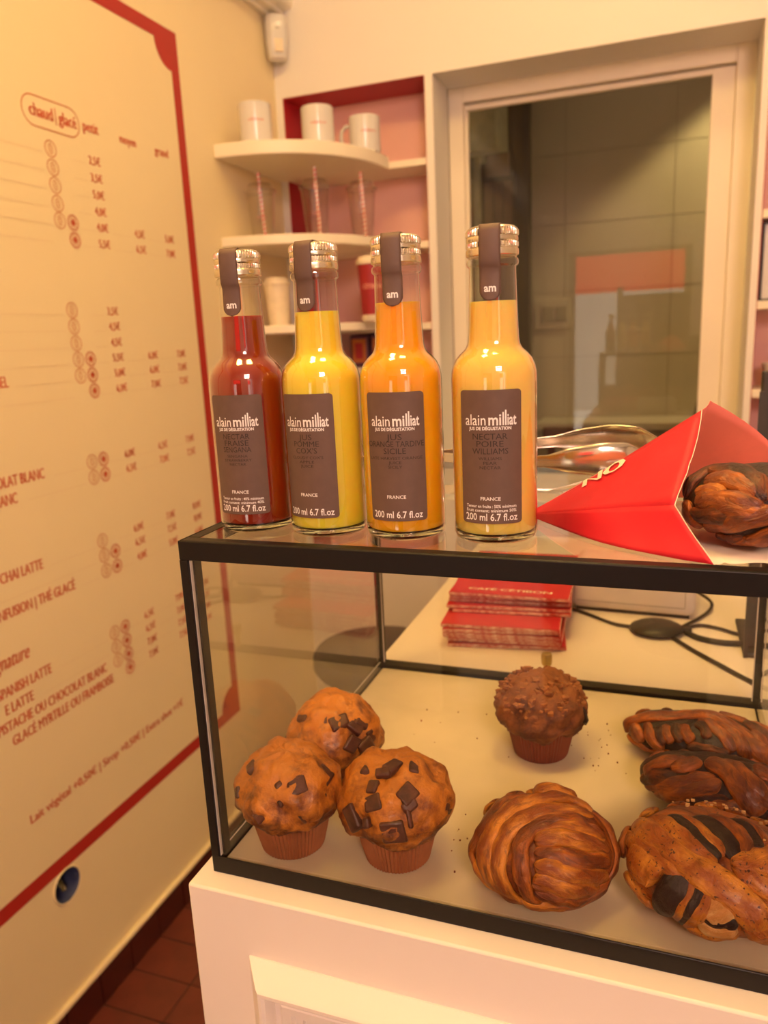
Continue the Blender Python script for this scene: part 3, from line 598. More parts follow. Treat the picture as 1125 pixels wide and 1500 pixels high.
for z, h, c, p1, p2, p3, y0 in ROWS:
    if h: hot_icon(0.793, z)
    if c: cold_icon(0.8268, z)
    for txt, y in ((p1, 0.909), (p2, 1.025), (p3, 1.131)):
        if txt: wtext('price', txt, y, z - 0.0075, 0.0150, 0.034, smear=0.06)
    zz = z - 0.0085
    for a, b in ([(y0, 0.770)] if y0 else []) + [(0.846, 0.882)] + ([(0.938, 0.996), (1.052, 1.104)] if p2 else []): build('rule_line', wallrect(MB(), a, zz - .0005, b, zz + .0005), 'board_rule', menu, smooth=0)
for txt, y, z in (('CARAMEL', 0.617, 0.3280), ('CHOCOLAT BLANC', 0.667, 0.1610), ('BLANC', 0.598, 0.1300), ('CHAI LATTE', 0.632, 0.0000), ('INFUSION | THÉ GLACÉ', 0.703, -0.0630),
                  ('SPANISH LATTE', 0.6150, -0.1970), ('E LATTE', 0.5655, -0.2280), ('PISTACHE OU CHOCOLAT BLANC', 0.7570, -0.2585), ('GLACÉ MYRTILLE OU FRAMBOISE', 0.7720, -0.2890)):
    wtext('drink_name', txt, y, z - 0.0085, 0.0185, None, 1.0, 0.075, squeeze=0.66)
wtext('section_heading', 'Signature', 0.5720, -0.156, 0.027, None, 1.0, 0.05, squeeze=0.62, shear=0.35)
wtext('section_heading', 'Chocolat', 0.505, 0.205, 0.027, None, 1.0, 0.05, squeeze=0.62, shear=0.35)
wtext('footnote', 'Lait végétal +0,50€ | Sirop +0,50€ | Extra shot +1€', 0.992, -0.459, 0.0170, 0.478, 1.0, 0.06)

# open socket box in the left wall
k = thing('socket_box', 'open round blue electrical box with loose wires in the left wall', 'socket', (WX, HY, HZ))
def ringx(mb, prof, seg=32):
    n = len(mb.v)
    for r, x in prof:
        for i in range(seg): a = 2 * PI * i / seg; mb.v.append((x, HY + r * math.cos(a), HZ + r * math.sin(a)))
    for j in range(len(prof) - 1):
        for i in range(seg): q = (i + 1) % seg; mb.f.append((n + j * seg + i, n + j * seg + q, n + (j + 1) * seg + q, n + (j + 1) * seg + i))
    return mb
cupm = ringx(MB(), [(.0330, WX + .001), (.0318, WX - .002), (.0310, WX - .045), (.002, WX - .046)])
build('box_shell', cupm, 'blue', k)
build('plaster_rim', ringx(MB(), [(.0372, WX + .0002), (.0360, WX + .0018), (.0335, WX + .0018), (.0325, WX - .001)]), 'wall', k)
for sgn in (1,): build('screw_lug', BX(((WX - .012, HY + sgn * .0285 - .004, HZ - .004), (WX - .001, HY + sgn * .0285 + .004, HZ + .004))), 'blue', k, smooth=0, bevel=.001)
for nm, mt, pts in (('wire', 'wireg', [(-.044, .010, .012), (-.025, .004, .008), (-.010, -.004, .002), (-.006, -.006, -.010)]), ('wire', 'wirew', [(-.044, -.006, .0), (-.03, .002, -.006), (-.018, .006, -.012), (-.014, .004, -.018)]), ('wire', 'wireg', [(-.044, -.012, .010), (-.02, -.014, .014), (-.008, -.010, .004), (-.012, .0, -.006)])):
    P = [Vector((WX + x, HY + y, HZ + z)) for x, y, z in pts]; build(nm, MB().tube(P, .0035, 8), mt, k)

k = thing('stool', 'dark round stool on the floor behind the counter, seen through the left pane', 'stool', (-.27, 1.04, FZ))
build('seat', MB().lathe([(.11, .615), (.135, .617), (.142, .628), (.142, .648), (.136, .658), (.11, .662)], 48), 'dark', k, local=True)
for i in range(4):
    a = PI / 4 + i * PI / 2; build('leg', MB().tube([(.10 * math.cos(a), .10 * math.sin(a), .615), (.15 * math.cos(a), .15 * math.sin(a), .0)], .011, 10), 'kgreen', k, local=True)
build('foot_ring', MB().tube([(.130 * math.cos(i * PI / 16), .130 * math.sin(i * PI / 16), .22) for i in range(33)], .007, 8), 'kgreen', k, local=True)

# alarm sensor in the corner
k = thing('motion_sensor', 'white motion sensor mounted high in the wall corner', 'sensor', (-0.722, 1.672, 1.12), math.radians(38))
mb = MB()
def rr(w, d, z, yo=0.0): return [(-w, d + yo, z), (-w, -d * .4 + yo, z), (-w * .6, -d + yo, z), (w * .6, -d + yo, z), (w, -d * .4 + yo, z), (w, d + yo, z)]
rows = [rr(.018, .012, 0, .004), rr(.024, .017, .006, .001), rr(.028, .022, .045), rr(.029, .023, .075), rr(.0285, .0215, .104), rr(.025, .018, .110)]
n = 0
for r in rows: mb.v += r
for j in range(len(rows) - 1):
    for i in range(6): q = (i + 1) % 6; mb.f.append((j * 6 + i, j * 6 + q, (j + 1) * 6 + q, (j + 1) * 6 + i))
mb.f += [tuple(reversed(range(6))), tuple(range(30, 36))]
build('body', mb, 'mug', k, smooth=0.9, bevel=.003, local=True)
build('lens_window', BX(((-.012, -.0232, .016), (.012, -.0205, .048))), 'lid', k, smooth=0, local=True, bevel=.002)
build('indicator', BX(((-.006, -.0242, .072), (.004, -.0222, .074))), 'kgrout', k, smooth=0, local=True)

# ============================================================ SHELVES AND WHAT STANDS ON THEM
def corner_shelf(ztop, th, label, nz):
    k = thing('corner_shelf', label, 'shelf', (WX, WY, ztop - th), 0, 'quarter round shelves in the far corner')
    pts = [(WX, WY - .001)]
    ax, ay = 0.329, 0.357
    arc = [(WX + ax * math.sin(a * PI / 48) ** 0.9, WY - .001 - ay * math.cos(a * PI / 48) ** 0.9) for a in range(25)]
    mb = MB().prism([(WX, WY - .001)] + [(x, y) for x, y in arc], ztop - th, ztop)
    build('board', mb, 'shelf', k, smooth=0.5, bevel=.0025)
    build('niche_board', BX(((NX0 + .002, WY - .0005, nz - .018), (NX1 - .002, WY + .138, nz))), 'shelf', k, smooth=0, bevel=.0015)
corner_shelf(0.8504, 0.032, 'top curved corner shelf holding three white mugs', 0.838)
corner_shelf(0.6343, 0.024, 'middle curved corner shelf holding three clear cups', 0.626)
corner_shelf(0.4155, 0.021, 'lowest curved corner shelf holding the red paper cup', 0.408)
for z, lab in ((0.628, 'upper board of the right wall niche'), (0.418, 'middle board of the right wall niche'), (0.204, 'lower board of the right wall niche')):
    o = build('niche_shelf', BX(((RX0 + .002, WY + .0005, z - .020), (RX1 - .002, WY + .138, z))), 'shelf', smooth=0, bevel=.0015); tag(o, lab, 'shelf', 'boards in the right wall niche')

def mug(x, y, z, h, r, lab, hand, face):
    k = thing('mug', lab, 'mug', (x, y, z), 0, 'white mugs on the top corner shelf')
    build('body', MB().lathe([(r * .9, 0), (r * .98, .002), (r, .006), (r, h - .002), (r - .0015, h), (r - .0035, h - .002), (r - .004, .008), (.002, .006)], 40, cap1=False), 'mug', k, local=True)
    P = [Vector((math.cos(hand) * (r - .002 + d), math.sin(hand) * (r - .002 + d), q)) for d, q in ((0, h * .80), (.016, h * .83), (.029, h * .70), (.031, h * .50), (.025, h * .30), (.012, h * .20), (0, h * .21))]
    build('handle', MB().tube(P, .0048, 8), 'mug', k, local=True)
    def pl(a, b): t = face + a / (r + .0004); return ((r + .0004) * math.cos(t), (r + .0004) * math.sin(t), h * .52 + b)
    build('lettering', letters(MB(), 'cétibon', .0075, pl, .040, .5, .03), 'mug_ink', k, smooth=0, local=True)
mug(-0.674, 1.424, 0.8504, .0945, .0395, 'leftmost white mug on the top corner shelf', PI * .62, -1.05)
mug(-0.553, 1.530, 0.8504, .0960, .0408, 'middle white mug on the top corner shelf', PI * .55, -1.12)
mug(-0.472, 1.650, 0.8504, .0905, .0410, 'rightmost white mug with its handle to the left', PI * .98, -0.95)

def clear_cup(x, y, z, lab, lean, top):
    k = thing('clear_cup', lab, 'cup', (x, y, z), 0, 'clear plastic cups on the middle corner shelf')
    h = 0.122
    build('body', MB().lathe([(.026, 0), (.0275, .002), (.0375, h - .006), (.0405, h - .004), (.0405, h), (.0375, h)], 40, cap1=False), 'cup', k, local=True)
    build('lid', MB().lathe([(.0412, h - .005), (.0418, h + .001), (.036, h + .004), (.030, h + .016), (.006, h + .019)], 40, cap0=False), 'cup', k, local=True)
    P = [Vector((.006 - lean * (q - .004) * .5, 0, q)) for q in [.004 + (top - .004) * i / 40 for i in range(41)]]
    build('straw', MB().tube(P, .0042, 12), M['straw'], k, local=True)
    def pl(a, b): t = -1.1 + a / .0335; rr_ = .0306 + b * .08; return (rr_ * math.cos(t), rr_ * math.sin(t), .052 + b)
    build('lettering', letters(MB(), 'cétibon', .006, pl, .030, .5, .03), 'mug_ink', k, smooth=0, local=True)
def straw_mat():
    m, t = nt('striped_straw'); out = node(t, 'ShaderNodeOutputMaterial'); b = node(t, 'ShaderNodeBsdfPrincipled', Roughness=0.5); t.links.new(b.outputs[0], out.inputs[0])
    uv = node(t, 'ShaderNodeUVMap'); sp = node(t, 'ShaderNodeSeparateXYZ'); t.links.new(uv.outputs[0], sp.inputs[0])
    m1 = node(t, 'ShaderNodeMath', _operation='MULTIPLY', i1=90.0); t.links.new(sp.outputs[1], m1.inputs[0])
    ad = node(t, 'ShaderNodeMath', _operation='ADD'); t.links.new(m1.outputs[0], ad.inputs[0]); t.links.new(sp.outputs[0], ad.inputs[1])
    fr = node(t, 'ShaderNodeMath', _operation='FRACT'); t.links.new(ad.outputs[0], fr.inputs[0]); gt = node(t, 'ShaderNodeMath', _operation='GREATER_THAN', i1=0.5); t.links.new(fr.outputs[0], gt.inputs[0])
    mx_ = node(t, 'ShaderNodeMix', _data_type='RGBA'); t.links.new(gt.outputs[0], mx_.inputs[0]); mx_.inputs[6].default_value = (.85, .72, .66, 1); mx_.inputs[7].default_value = (.70, .10, .09, 1)
    t.links.new(mx_.outputs[2], b.inputs['Base Color']); return m
M['straw'] = straw_mat()
clear_cup(-0.703, 1.475, 0.6343, 'leftmost clear cup with a striped straw on the middle shelf', .10, .168)
clear_cup(-0.560, 1.505, 0.6343, 'middle clear cup with a striped straw before the niche edge', .06, .170)
clear_cup(-0.470, 1.600, 0.6343, 'rightmost clear cup with a striped straw on the middle shelf', .09, .163)

def paper_cup(x, y, z, h, r0, r1, mat, lab, text=None):
    k = thing('paper_cup', lab, 'cup', (x, y, z), 0)
    build('body', MB().lathe([(r0, .0), (r0 + .0005, .003), (r1, h)], 40), mat, k, local=True)
    if text: build('base_band', MB().lathe([(r0 + .0004, 0), (r0 + .0012, .001), (r0 + .0034, .016), (r0 + .003, .0165)], 40, cap0=False, cap1=False), 'lid', k, local=True)
    build('lid', MB().lathe([(r1 + .001, h - .006), (r1 + .0025, h - .004), (r1 + .0025, h + .004), (r1 - .002, h + .006), (r1 - .004, h + .014), (r1 - .008, h + .015), (.004, h + .014)], 40), 'lid', k, local=True)
    if text:
        def pl(a, b): q = h * .55 + b; R_ = r0 + (r1 - r0) * q / h + .0006; t = -1.15 + a / R_; return (R_ * math.cos(t), R_ * math.sin(t), q)
        build('lettering', letters(MB(), text, .011, pl, .058, .5, .04), 'pinktext', k, smooth=0, local=True)
paper_cup(-0.4265, 1.528, 0.4155, .148, .0270, .0360, 'redcup', 'tall red paper cup with a white lid on the lowest corner shelf', 'CÉTIBON')
paper_cup(-0.672, 1.470, 0.4155, .108, .0260, .0335, 'lid', 'cream paper cup with a lid behind the strawberry bottle')
for i, (x, lab) in enumerate(((-0.562, 'left purple tin with an orange window in the bottom of the niche'), (-0.496, 'right purple tin with an orange window in the bottom of the niche'))):
    k = thing('tin', lab, 'tin', (x, WY + .06, 0.20), 0, 'two patterned tins under the lowest shelf')
    build('body', BX(((x - .031, WY + .045, 0.29), (x + .031, WY + .105, 0.384))), 'purple', k, smooth=0, bevel=.008, seg=3)
    build('printed_frame', BX(((x - .022, WY + .0435, 0.302), (x + .022, WY + .046, 0.372))), 'orange', k, smooth=0, bevel=.001)
    build('printed_centre', BX(((x - .012, WY + .042, 0.314), (x + .012, WY + .0445, 0.360))), 'red', k, smooth=0, bevel=.001)
o = build('tin_shelf', BX(((NX0 + .002, WY - .0005, 0.272), (NX1 - .002, WY + .138, 0.29))), 'shelf', smooth=0, bevel=.0015); tag(o, 'board in the corner niche under the patterned tins', 'shelf')
k = thing('picture_frame', 'dark framed print standing in the right wall niche', 'picture', (0.58, WY + .05, 0.418))
build('frame', BX(((0.509, WY + .03, 0.418), (0.514, WY + .045, 0.602)), ((0.645, WY + .03, 0.418), (0.65, WY + .045, 0.602)), ((0.514, WY + .03, 0.597), (0.645, WY + .045, 0.602)), ((0.514, WY + .03, 0.418), (0.645, WY + .045, 0.423))), 'dark', k, smooth=0)
build('print', BX(((0.514, WY + .036, 0.423), (0.645, WY + .042, 0.597))), 'mug', k, smooth=0)
k = thing('bowl', 'small grey pink bowl in the right wall niche', 'bowl', (0.578, WY + .06, 0.204))
build('body', MB().lathe([(.028, .0), (.030, .004), (.044, .03), (.050, .062), (.047, .062), (.040, .03), (.004, .012)], 36, cap1=False), 'device', k, local=True)

# ============================================================ COUNTER
ct = thing('counter', 'cream lacquered counter with a moulded panel under the glass case', 'counter', (0.6, 0.5, FZ))
CX0, CX1, CY0, CY1 = -0.0112, 1.60, -0.0165, 0.98
build('body', BX(((CX0, CY0, FZ), (CX1, CY1, 0.0))), 'counter', ct, smooth=0.6, bevel=.0018)
prof = [(0, 0), (0, .0012), (.0115, .0150), (.0135, .0164), (.0160, .0166), (.0180, .0152), (.0195, .0110), (.0205, .0060), (.0245, .0050), (.0255, .0078), (.0275, .0088), (.0335, .0080), (.0350, .0045), (.0400, .0035), (.0405, .0), (.046, -.002)]
mb = MB(); ox0, ox1, oz1, oz0 = 0.0350, 1.50, -0.0480, -0.82
for cx, cz, sx, sz in ((ox0, oz1, 1, -1), (ox1, oz1, -1, -1), (ox1, oz0, -1, 1), (ox0, oz0, 1, 1)):
    for d, p in prof: mb.v.append((cx + sx * d, CY0 - p, cz + sz * d))
q = len(prof)
for c in range(4):
    for i in range(q - 1): e = (c + 1) % 4; mb.f.append((c * q + i, e * q + i, e * q + i + 1, c * q + i + 1))
build('panel_moulding', mb, 'counter', ct, smooth=0.42)
pin = .052
build('inset_panel', BX(((ox0 + pin + .012, CY0 - .004, oz0 + pin + .012), (ox1 - pin - .012, CY0 + .001, oz1 - pin - .012))), 'counter', ct, smooth=0.6, bevel=.003)

# ============================================================ GLASS DISPLAY CASE
L, D, H, fw, bh = 0.3956, 0.357, 0.25, 0.0075, 0.0134
cs = thing('display_case', 'glass pastry display case with a black metal frame on the counter', 'display case', (0.0, 0.0, 0.0))
th = 0.0016
def rail(name, a, b): return build(name, BX((a, b)), 'black', cs, smooth=0.6, bevel=.0008)
for z0, z1 in ((0.0, bh), (H - bh, H)):
    rail('frame_rail', (0, 0, z0), (L, th, z1)); rail('frame_rail', (0, D - th, z0), (L, D, z1))
    rail('frame_rail', (0, th, z0), (th, D - th, z1)); rail('frame_rail', (L - th, th, z0), (L, D - th, z1))
    lz = (z0, z0 + th) if z0 == 0 else (z1 - th, z1)
    rail('frame_flange', (th, th, lz[0]), (L - th, fw + .003, lz[1])); rail('frame_flange', (th, D - fw - .003, lz[0]), (L - th, D - th, lz[1]))
    rail('frame_flange', (th, fw + .003, lz[0]), (fw + .003, D - fw - .003, lz[1])); rail('frame_flange', (L - fw - .003, fw + .003, lz[0]), (L - th, D - fw - .003, lz[1]))
for x0, x1, xi0, xi1, y0, y1, yi0, yi1 in ((0, .0062, 0, .0085, 0, th, .0045, .0125), (L - .0062, L, L - .0085, L, 0, th, .0045, .0125), (0, fw, 0, th, D - th, D, D - fw, D - th), (L - fw, L, L - th, L, D - th, D, D - fw, D - th)):
    build('frame_post', BX(((x0, y0, bh), (x1, y1, H - bh)), ((xi0, yi0, bh), (xi1, yi1, H - bh))), 'black', cs, smooth=0, bevel=.0004)
g = .0022
build('front_pane', BX(((th, th + .0004, th), (L - th, th + g, H - th))), 'pane', cs, smooth=0)
build('rear_pane', BX(((th, D - th - g, bh * .6), (L - th, D - th - .0004, H - th))), 'pane', cs, smooth=0)
build('left_pane', BX(((th + .0004, th + g + .0006, th), (th + g, D - th - g - .0006, H - th))), 'pane', cs, smooth=0)
build('right_pane', BX(((L - th - g, th + g + .0006, th), (L - th - .0004, D - th - g - .0006, H - th))), 'pane', cs, smooth=0)
build('top_pane', BX(((th + .0004, th + .0004, H - th - .0026), (L - th - .0004, D - th - .0004, H - .0003))), 'pane', cs, smooth=0)
build('floor_panel', BX(((th + g + .001, th + g + .001, 0.0018), (L - th - g - .001, D - th - g - .001, 0.0040))), 'tray', cs, smooth=0)
build('sealant_line', BX(((.0064, .0019, bh), (.0070, .0044, H - bh))), 'silicone', cs, smooth=0)
build('sealant_line', BX(((th + .0022, .012, bh + .0002), (th + .003, D - .012, bh + .0008))), 'silicone', cs, smooth=0)
for x in (0.0, L):
    build('sealant_line', BX(((x + (fw if x == 0 else -fw - .001), D - fw - .001, bh), (x + (fw + .001 if x == 0 else -fw), D - fw, H - bh))), 'silicone', cs, smooth=0)
build('door_knob', MB().lathe([(.0030, 0), (.0030, .0140), (.0036, .0155), (.0052, .0165), (.0058, .0200), (.0058, .0262), (.0050, .0285), (.001, .0290)], 24, (0.1905, 0.3505)), 'brass', cs)
for c in cs.children:
    if c.name.startswith('door_knob'):
        for v in c.data.vertices: v.co.z += bh

# ============================================================ JUICE BOTTLES
RO = 0.0256
OUT = [(.0235, 0.0), (.0248, .0008), (.0255, .003), (RO, .006), (RO, .0965), (.0254, .1005), (.0246, .1045), (.0228, .1085), (.0200, .1118), (.0172, .1142), (.0158, .1165), (.0152, .1195), (.0147, .128), (.0141, .142), (.0136, .158), (.0136, .1605), (.0149, .1615), (.0153, .1632), (.0149, .1648), (.0139, .1656), (.0139, .1690)]
def bottle(x, y, rot, lab, jmat, fill, lines, content):
    k = thing('juice_bottle', lab, 'bottle', (x, y, H), rot, 'juice bottles lined up on the glass case')
    build('glass_body', MB().lathe(OUT, 64), 'bottle', k, local=True)
    build('glass_base', MB().lathe([(.0228, .0006), (.0243, .0012), (.0250, .0042), (.0246, .0046), (.012, .0058), (.002, .006)], 64), M['basglass'], k, local=True)
    jp = [(.012, .0062), (.0215, .0052), (.0242, .0056), (.0249, .008)] + [(r - .0007, z) for r, z in OUT[4:15] if z < fill] + [(.01345 + (.1585 - fill) * .03, fill), (.0126, fill - .0003)]
    build('juice', MB().lathe(jp, 64), jmat, k, local=True)
    # screw cap with two knurled bands
    cp = [(.0146, .1665), (.0152, .1670), (.0154, .1685), (.0152, .1702), (.0147, .1709), (.0147, .1713), (.0149, .1716), (.0149, .1738), (.0147, .1741), (.0150, .1747), (.0151, .1758), (.0149, .1769), (.0147, .1773), (.0150, .1778), (.0150, .1803), (.0145, .1816), (.0132, .1826), (.0118, .1830)]
    kn = {6, 7, 13, 14}
    build('screw_cap', MB().lathe(cp, 192, mod=lambda a, j, r: (.00035 if int(a / (2 * PI) * 48 * 2 + .5) % 2 else -.00045) if j in kn else 0), 'cap', k, smooth=0.5, local=True)
    # paper seal over the cap, front tab with a round end
    path = [(.0000, .18345), (.0115, .18345), (.0135, .1828), (.0150, .1812), (.0155, .1795), (.0157, .1690), (.0157, .1655), (.0156, .1620), (.0149, .1605), (.0140, .1590), (.0141, .1560), (.0144, .1490), (.0146, .1460), (.01465, .1440), (.0147, .1425), (.01475, .1415)]
    def strip(path, sgn):
        rows = []
        for r, z in path:
            hw = .0061
            if z < .1476: hw = math.sqrt(max(0.0, .0061 ** 2 - (.1476 - z) ** 2)) + .0002
            rows.append([(hw * (i / 4 - 1), sgn * -math.sqrt(max(r * r - (hw * (i / 4 - 1)) ** 2, 0)) if r > .0125 else sgn * -r, z) for i in range(9)])
        return rows
    mb = MB().grid(strip(path, 1))
    bk = strip(path[:6], -1); mb.grid([list(reversed(r)) for r in bk])
    sl = build('seal_strip', mb, 'label', k, local=True, solid=.0002)
    def pn(a, b): R_ = .01485; t = a / R_; return (R_ * math.sin(t), -R_ * math.cos(t), .1465 + b)
    build('lettering', letters(MB(), 'am', .0042, pn, .0070, .5, bold=.03), 'white', sl, smooth=0, local=True)
    # wrapped label
    R1 = RO + .00025; hw = .0192; z0, z1, cr_ = .0128, .0918, .0022
    def lab_pt(a, z, R_=R1): t = a / R_; return (R_ * math.sin(t), -R_ * math.cos(t), z)
    mb = MB(); rows = []
    zs = [z0, z0 + cr_ * .3, z0 + cr_ * .65, z0 + cr_] + [z0 + cr_ + (z1 - z0 - 2 * cr_) * i / 6 for i in range(1, 6)] + [z1 - cr_, z1 - cr_ * .65, z1 - cr_ * .3, z1]
    for z in zs:
        e = max(0, z0 + cr_ - z, z - z1 + cr_); w = hw - (cr_ - math.sqrt(max(cr_ ** 2 - e ** 2, 0)))
        rows.append([lab_pt(w * (i / 12 - 1), z) for i in range(25)])
    lb = build('label', mb.grid(rows), 'label', k, local=True)
    R2 = R1 + .00012
    def P(zb): return lambda a, b: lab_pt(a - .0002, zb + b, R2)
    def T(txt, cap, zb, w, al=.5, sm=.012, mat='white', dx=0.0): build('lettering', letters(MB(), txt, cap, lambda a, b: lab_pt(a + dx - .0002, zb + b, R2), w, al, bold=sm), mat, lb, smooth=0, local=True)
    T('alain', .0062, .0716, .0130, 1.0, .004, dx=-.0022); [T(t_, c_, .0716, w_, 0.0, .020, dx=-.0006 + d_) for t_, c_, w_, d_ in (('mi', .0064, .0074, 0.0), ('l', .0072, .0009, .0081), ('l', .0084, .0009, .0096), ('iat', .0064, .0056, .0110))]
    T('JUS DE DÉGUSTATION', .0018, .0688, .0255, sm=.03); T('FRANCE', .0021, .0270, .0120); T('200 ml 6.7 fl.oz', .0042, .0148, .0325)
    if content: T('Teneur en fruits : %s minimum' % content, .0018, .0226, .0312); T('Fruit content: minimum %s' % content, .0018, .0200, .0312)
    zz = .0633
    for txt, w in lines[0]: T(txt, .0034, zz, w, sm=0, mat='ink'); zz -= .0043
    zz = .0512
    for txt, w in lines[1]: T(txt, .0017, zz, w, sm=0, mat='ink'); zz -= .0027
mg, tg = nt('base_glass'); _o = node(tg, 'ShaderNodeOutputMaterial'); _b = node(tg, 'ShaderNodeBsdfPrincipled', Roughness=0.0, IOR=1.5); _b.inputs['Transmission Weight'].default_value = 1.0; _b.inputs['Base Color'].default_value = (.80, .88, .68, 1); tg.links.new(_b.outputs[0], _o.inputs[0]); M['basglass'] = mg
def facing(az, d): return math.radians(az + d + 90)
bottle(.0325, .0517, facing(-60.0, -24), 'red strawberry nectar bottle, leftmost on the glass case', 'strawberry', .1415, ([('NECTAR', .0190), ('FRAISE', .0172), ('SENGANA', .0200)], [('SENGANA', .0145), ('STRAWBERRY', .0195), ('NECTAR', .0118)]), '40%')
bottle(.0883, .0492, facing(-65.4, -28), 'bright yellow apple juice bottle beside the red one', 'apple', .1415, ([('JUS', .0090), ('POMME', .0180), ("COX'S", .0150)], [("CLOUDY COX'S", .0225), ('APPLE', .0105), ('JUICE', .0092)]), None)
bottle(.1425, .0500, facing(-71.3, -12), 'deep orange juice bottle between the two yellow ones', 'orange_juice', .1440, ([('JUS', .0095), ('ORANGE TARDIVE', .0372), ('SICILE', .0140)], [('LATE HARVEST ORANGE', .0345), ('JUICE', .0080), ('SICILY', .0088)]), None)
bottle(.2008, .0525, facing(-78.2, -6), 'pale yellow pear nectar bottle, nearest the red paper bag', 'pear', .1415, ([('NECTAR', .0208), ('POIRE', .0160), ('WILLIAMS', .0215)], [('WILLIAMS', .0138), ('PEAR', .0080), ('NECTAR', .0125)]), '50%')

# ============================================================ PASTRIES
def spline(P, n):
    P = [Vector(p) for p in P]; out = []
    Q = [P[0] * 2 - P[1]] + P + [P[-1] * 2 - P[-2]]; m = len(P) - 1
    for i in range(n + 1):
        t = i / n * m; j = min(int(t), m - 1); u = t - j; a, b, c, d = Q[j:j + 4]
        out.append(0.5 * ((2 * b) + (c - a) * u + (2 * a - 5 * b + 4 * c - d) * u * u + (3 * b - a - 3 * c + d) * u ** 3))
    return out
def twisted(name, label, key, axes, rotz, core, gold='gold', group=None, wob=0.10):
    c, strands = BREAD[key]; c = (c[0], c[1] - {'bun1': .0012, 'bun2': .0055}.get(key, 0.0), c[2])
    k = thing(name, label, 'pastry', c, 0, group)
    mb = MB(); seg, rg = 36, 18; R3 = Matrix.Rotation(rotz, 3, 'Z')
    for j in range(rg + 1):
        ph = -PI / 2 + PI * j / rg
        for i in range(seg):
            a = 2 * PI * i / seg; q = Vector((axes[0] * math.cos(ph) * math.cos(a), axes[1] * math.cos(ph) * math.sin(a), axes[2] * math.sin(ph))) * 0.955
            q *= 1 + .05 * noise.noise(q * 60 + Vector((3, len(key), 0))); mb.v.append(tuple(R3 @ q)); mb.uv[len(mb.v) - 1] = (i / seg * 3, j * .005)
    for j in range(rg):
        for i in range(seg): e = (i + 1) % seg; mb.f.append((j * seg + i, j * seg + e, (j + 1) * seg + e, (j + 1) * seg + i))
    build('dough_core', mb, core, k, smooth=1.5, local=True)
    mats = {'k': gold, 'g': gold, 'b': 'brown', 'd': 'dk', 'c': 'choc', 'p': 'pale'}
    extra = []                                                      # the far side and the end turned away are twisted too
    def on(lx, ang): s_ = math.sqrt(max(0.0, 1 - lx * lx)); q_ = R3 @ Vector((axes[0] * lx, axes[1] * s_ * math.cos(ang), axes[2] * s_ * math.sin(ang))); return tuple(q_ * 1e4)
    if key.startswith('babka'):
        for i in range(6):
            a0 = i * PI / 3; extra.append(('bdbgbd'[i], 12, 8, [on(.50, a0), on(.68, a0 + .5), on(.84, a0 + 1.0), on(.96, a0 + 1.5)]))
        for i in range(5): extra.append(('bdbbd'[i], 11, 7, [on(-.85 + .30 * i, .55), on(-.70 + .30 * i, .0), on(-.60 + .30 * i, -.55)]))
    else:
        for i in range(6): extra.append(('gbgbgb'[i], 11, 6, [on(-.74 + .28 * i, .80), on(-.80 + .31 * i, .50), on(-.78 + .31 * i, .15), on(-.70 + .28 * i, -.45)]))
    for si, (kind, rw, rn, pts) in enumerate(strands + extra):
        P = [Vector(p) * 1e-4 for p in pts]; n = 12 + 6 * len(P); N_ = []
        if kind != 'k':                                              # strands lie on the dough, never off it
            for i, p in enumerate(P):
                q = R3.inverted() @ p; l = math.sqrt((q.x / axes[0]) ** 2 + (q.y / axes[1]) ** 2 + (q.z / axes[2]) ** 2); P[i] = p / l * 1.0
        C_ = spline(P, n)
        for p in C_:
            q = R3.inverted() @ p; N_.append((R3 @ Vector((q.x / axes[0] ** 2, q.y / axes[1] ** 2, q.z / axes[2] ** 2))).normalized())
        r = rw * 1e-3 * (.70 if kind != 'k' else .95); fl = min(1.0, rn / rw) * (.80 if kind != 'k' else 1.0)
        C_ = [p - nn * (r * fl * (.18 if kind != 'k' else .6)) for p, nn in zip(C_, N_)]
        base = c[2] - (0.0042 if key != 'babka3' else 0.2502)
        rad = lambda t: r * (max(0.0, 1 - abs(2 * t - 1) ** 5) ** .5 * .86 + .14) * (1 + wob * noise.noise(Vector((t * 7, si * 3.1, 1.7))))
        m_ = MB().tube(C_, rad, 14, N_, fl)
        m_.v = [tuple((Vector(v) + Vector((0, 0, 0)) + noise.noise_vector(Vector(v) * 110) * .0013)) for v in m_.v]
        front = c[1] - .0044 if key != 'babka3' else 1.0
        m_.v = [(x, max(y, -front), max(z, -base)) for x, y, z in m_.v]
        build('dough_strand', m_, mats[kind], k, smooth=1.2, local=True)
    return k
twisted('knot_bun', 'round golden knotted bun with a knob on top, lying in the middle', 'bun1', (.0480, .0430, .0305), 0, 'brown')
b2 = twisted('knot_bun', 'large golden knot with dark chocolate stripes at the front right', 'bun2', (.0570, .0470, .0325), -.15, 'brown', 'gold_speck')
twisted('babka_twist', 'lower dark braided babka with a crossing strand, behind the striped knot', 'babka2', (.064, .030, .0235), -.12, 'choc', 'brown')
twisted('babka_twist', 'rearmost dark braided babka against the black rear rail', 'babka1', (.066, .030, .020), -.10, 'choc', 'brown')
twisted('babka_twist', 'dark chocolate babka sticking out of the red paper bag', 'babka3', (.044, .033, .0225), -.2, 'choc', 'gold')
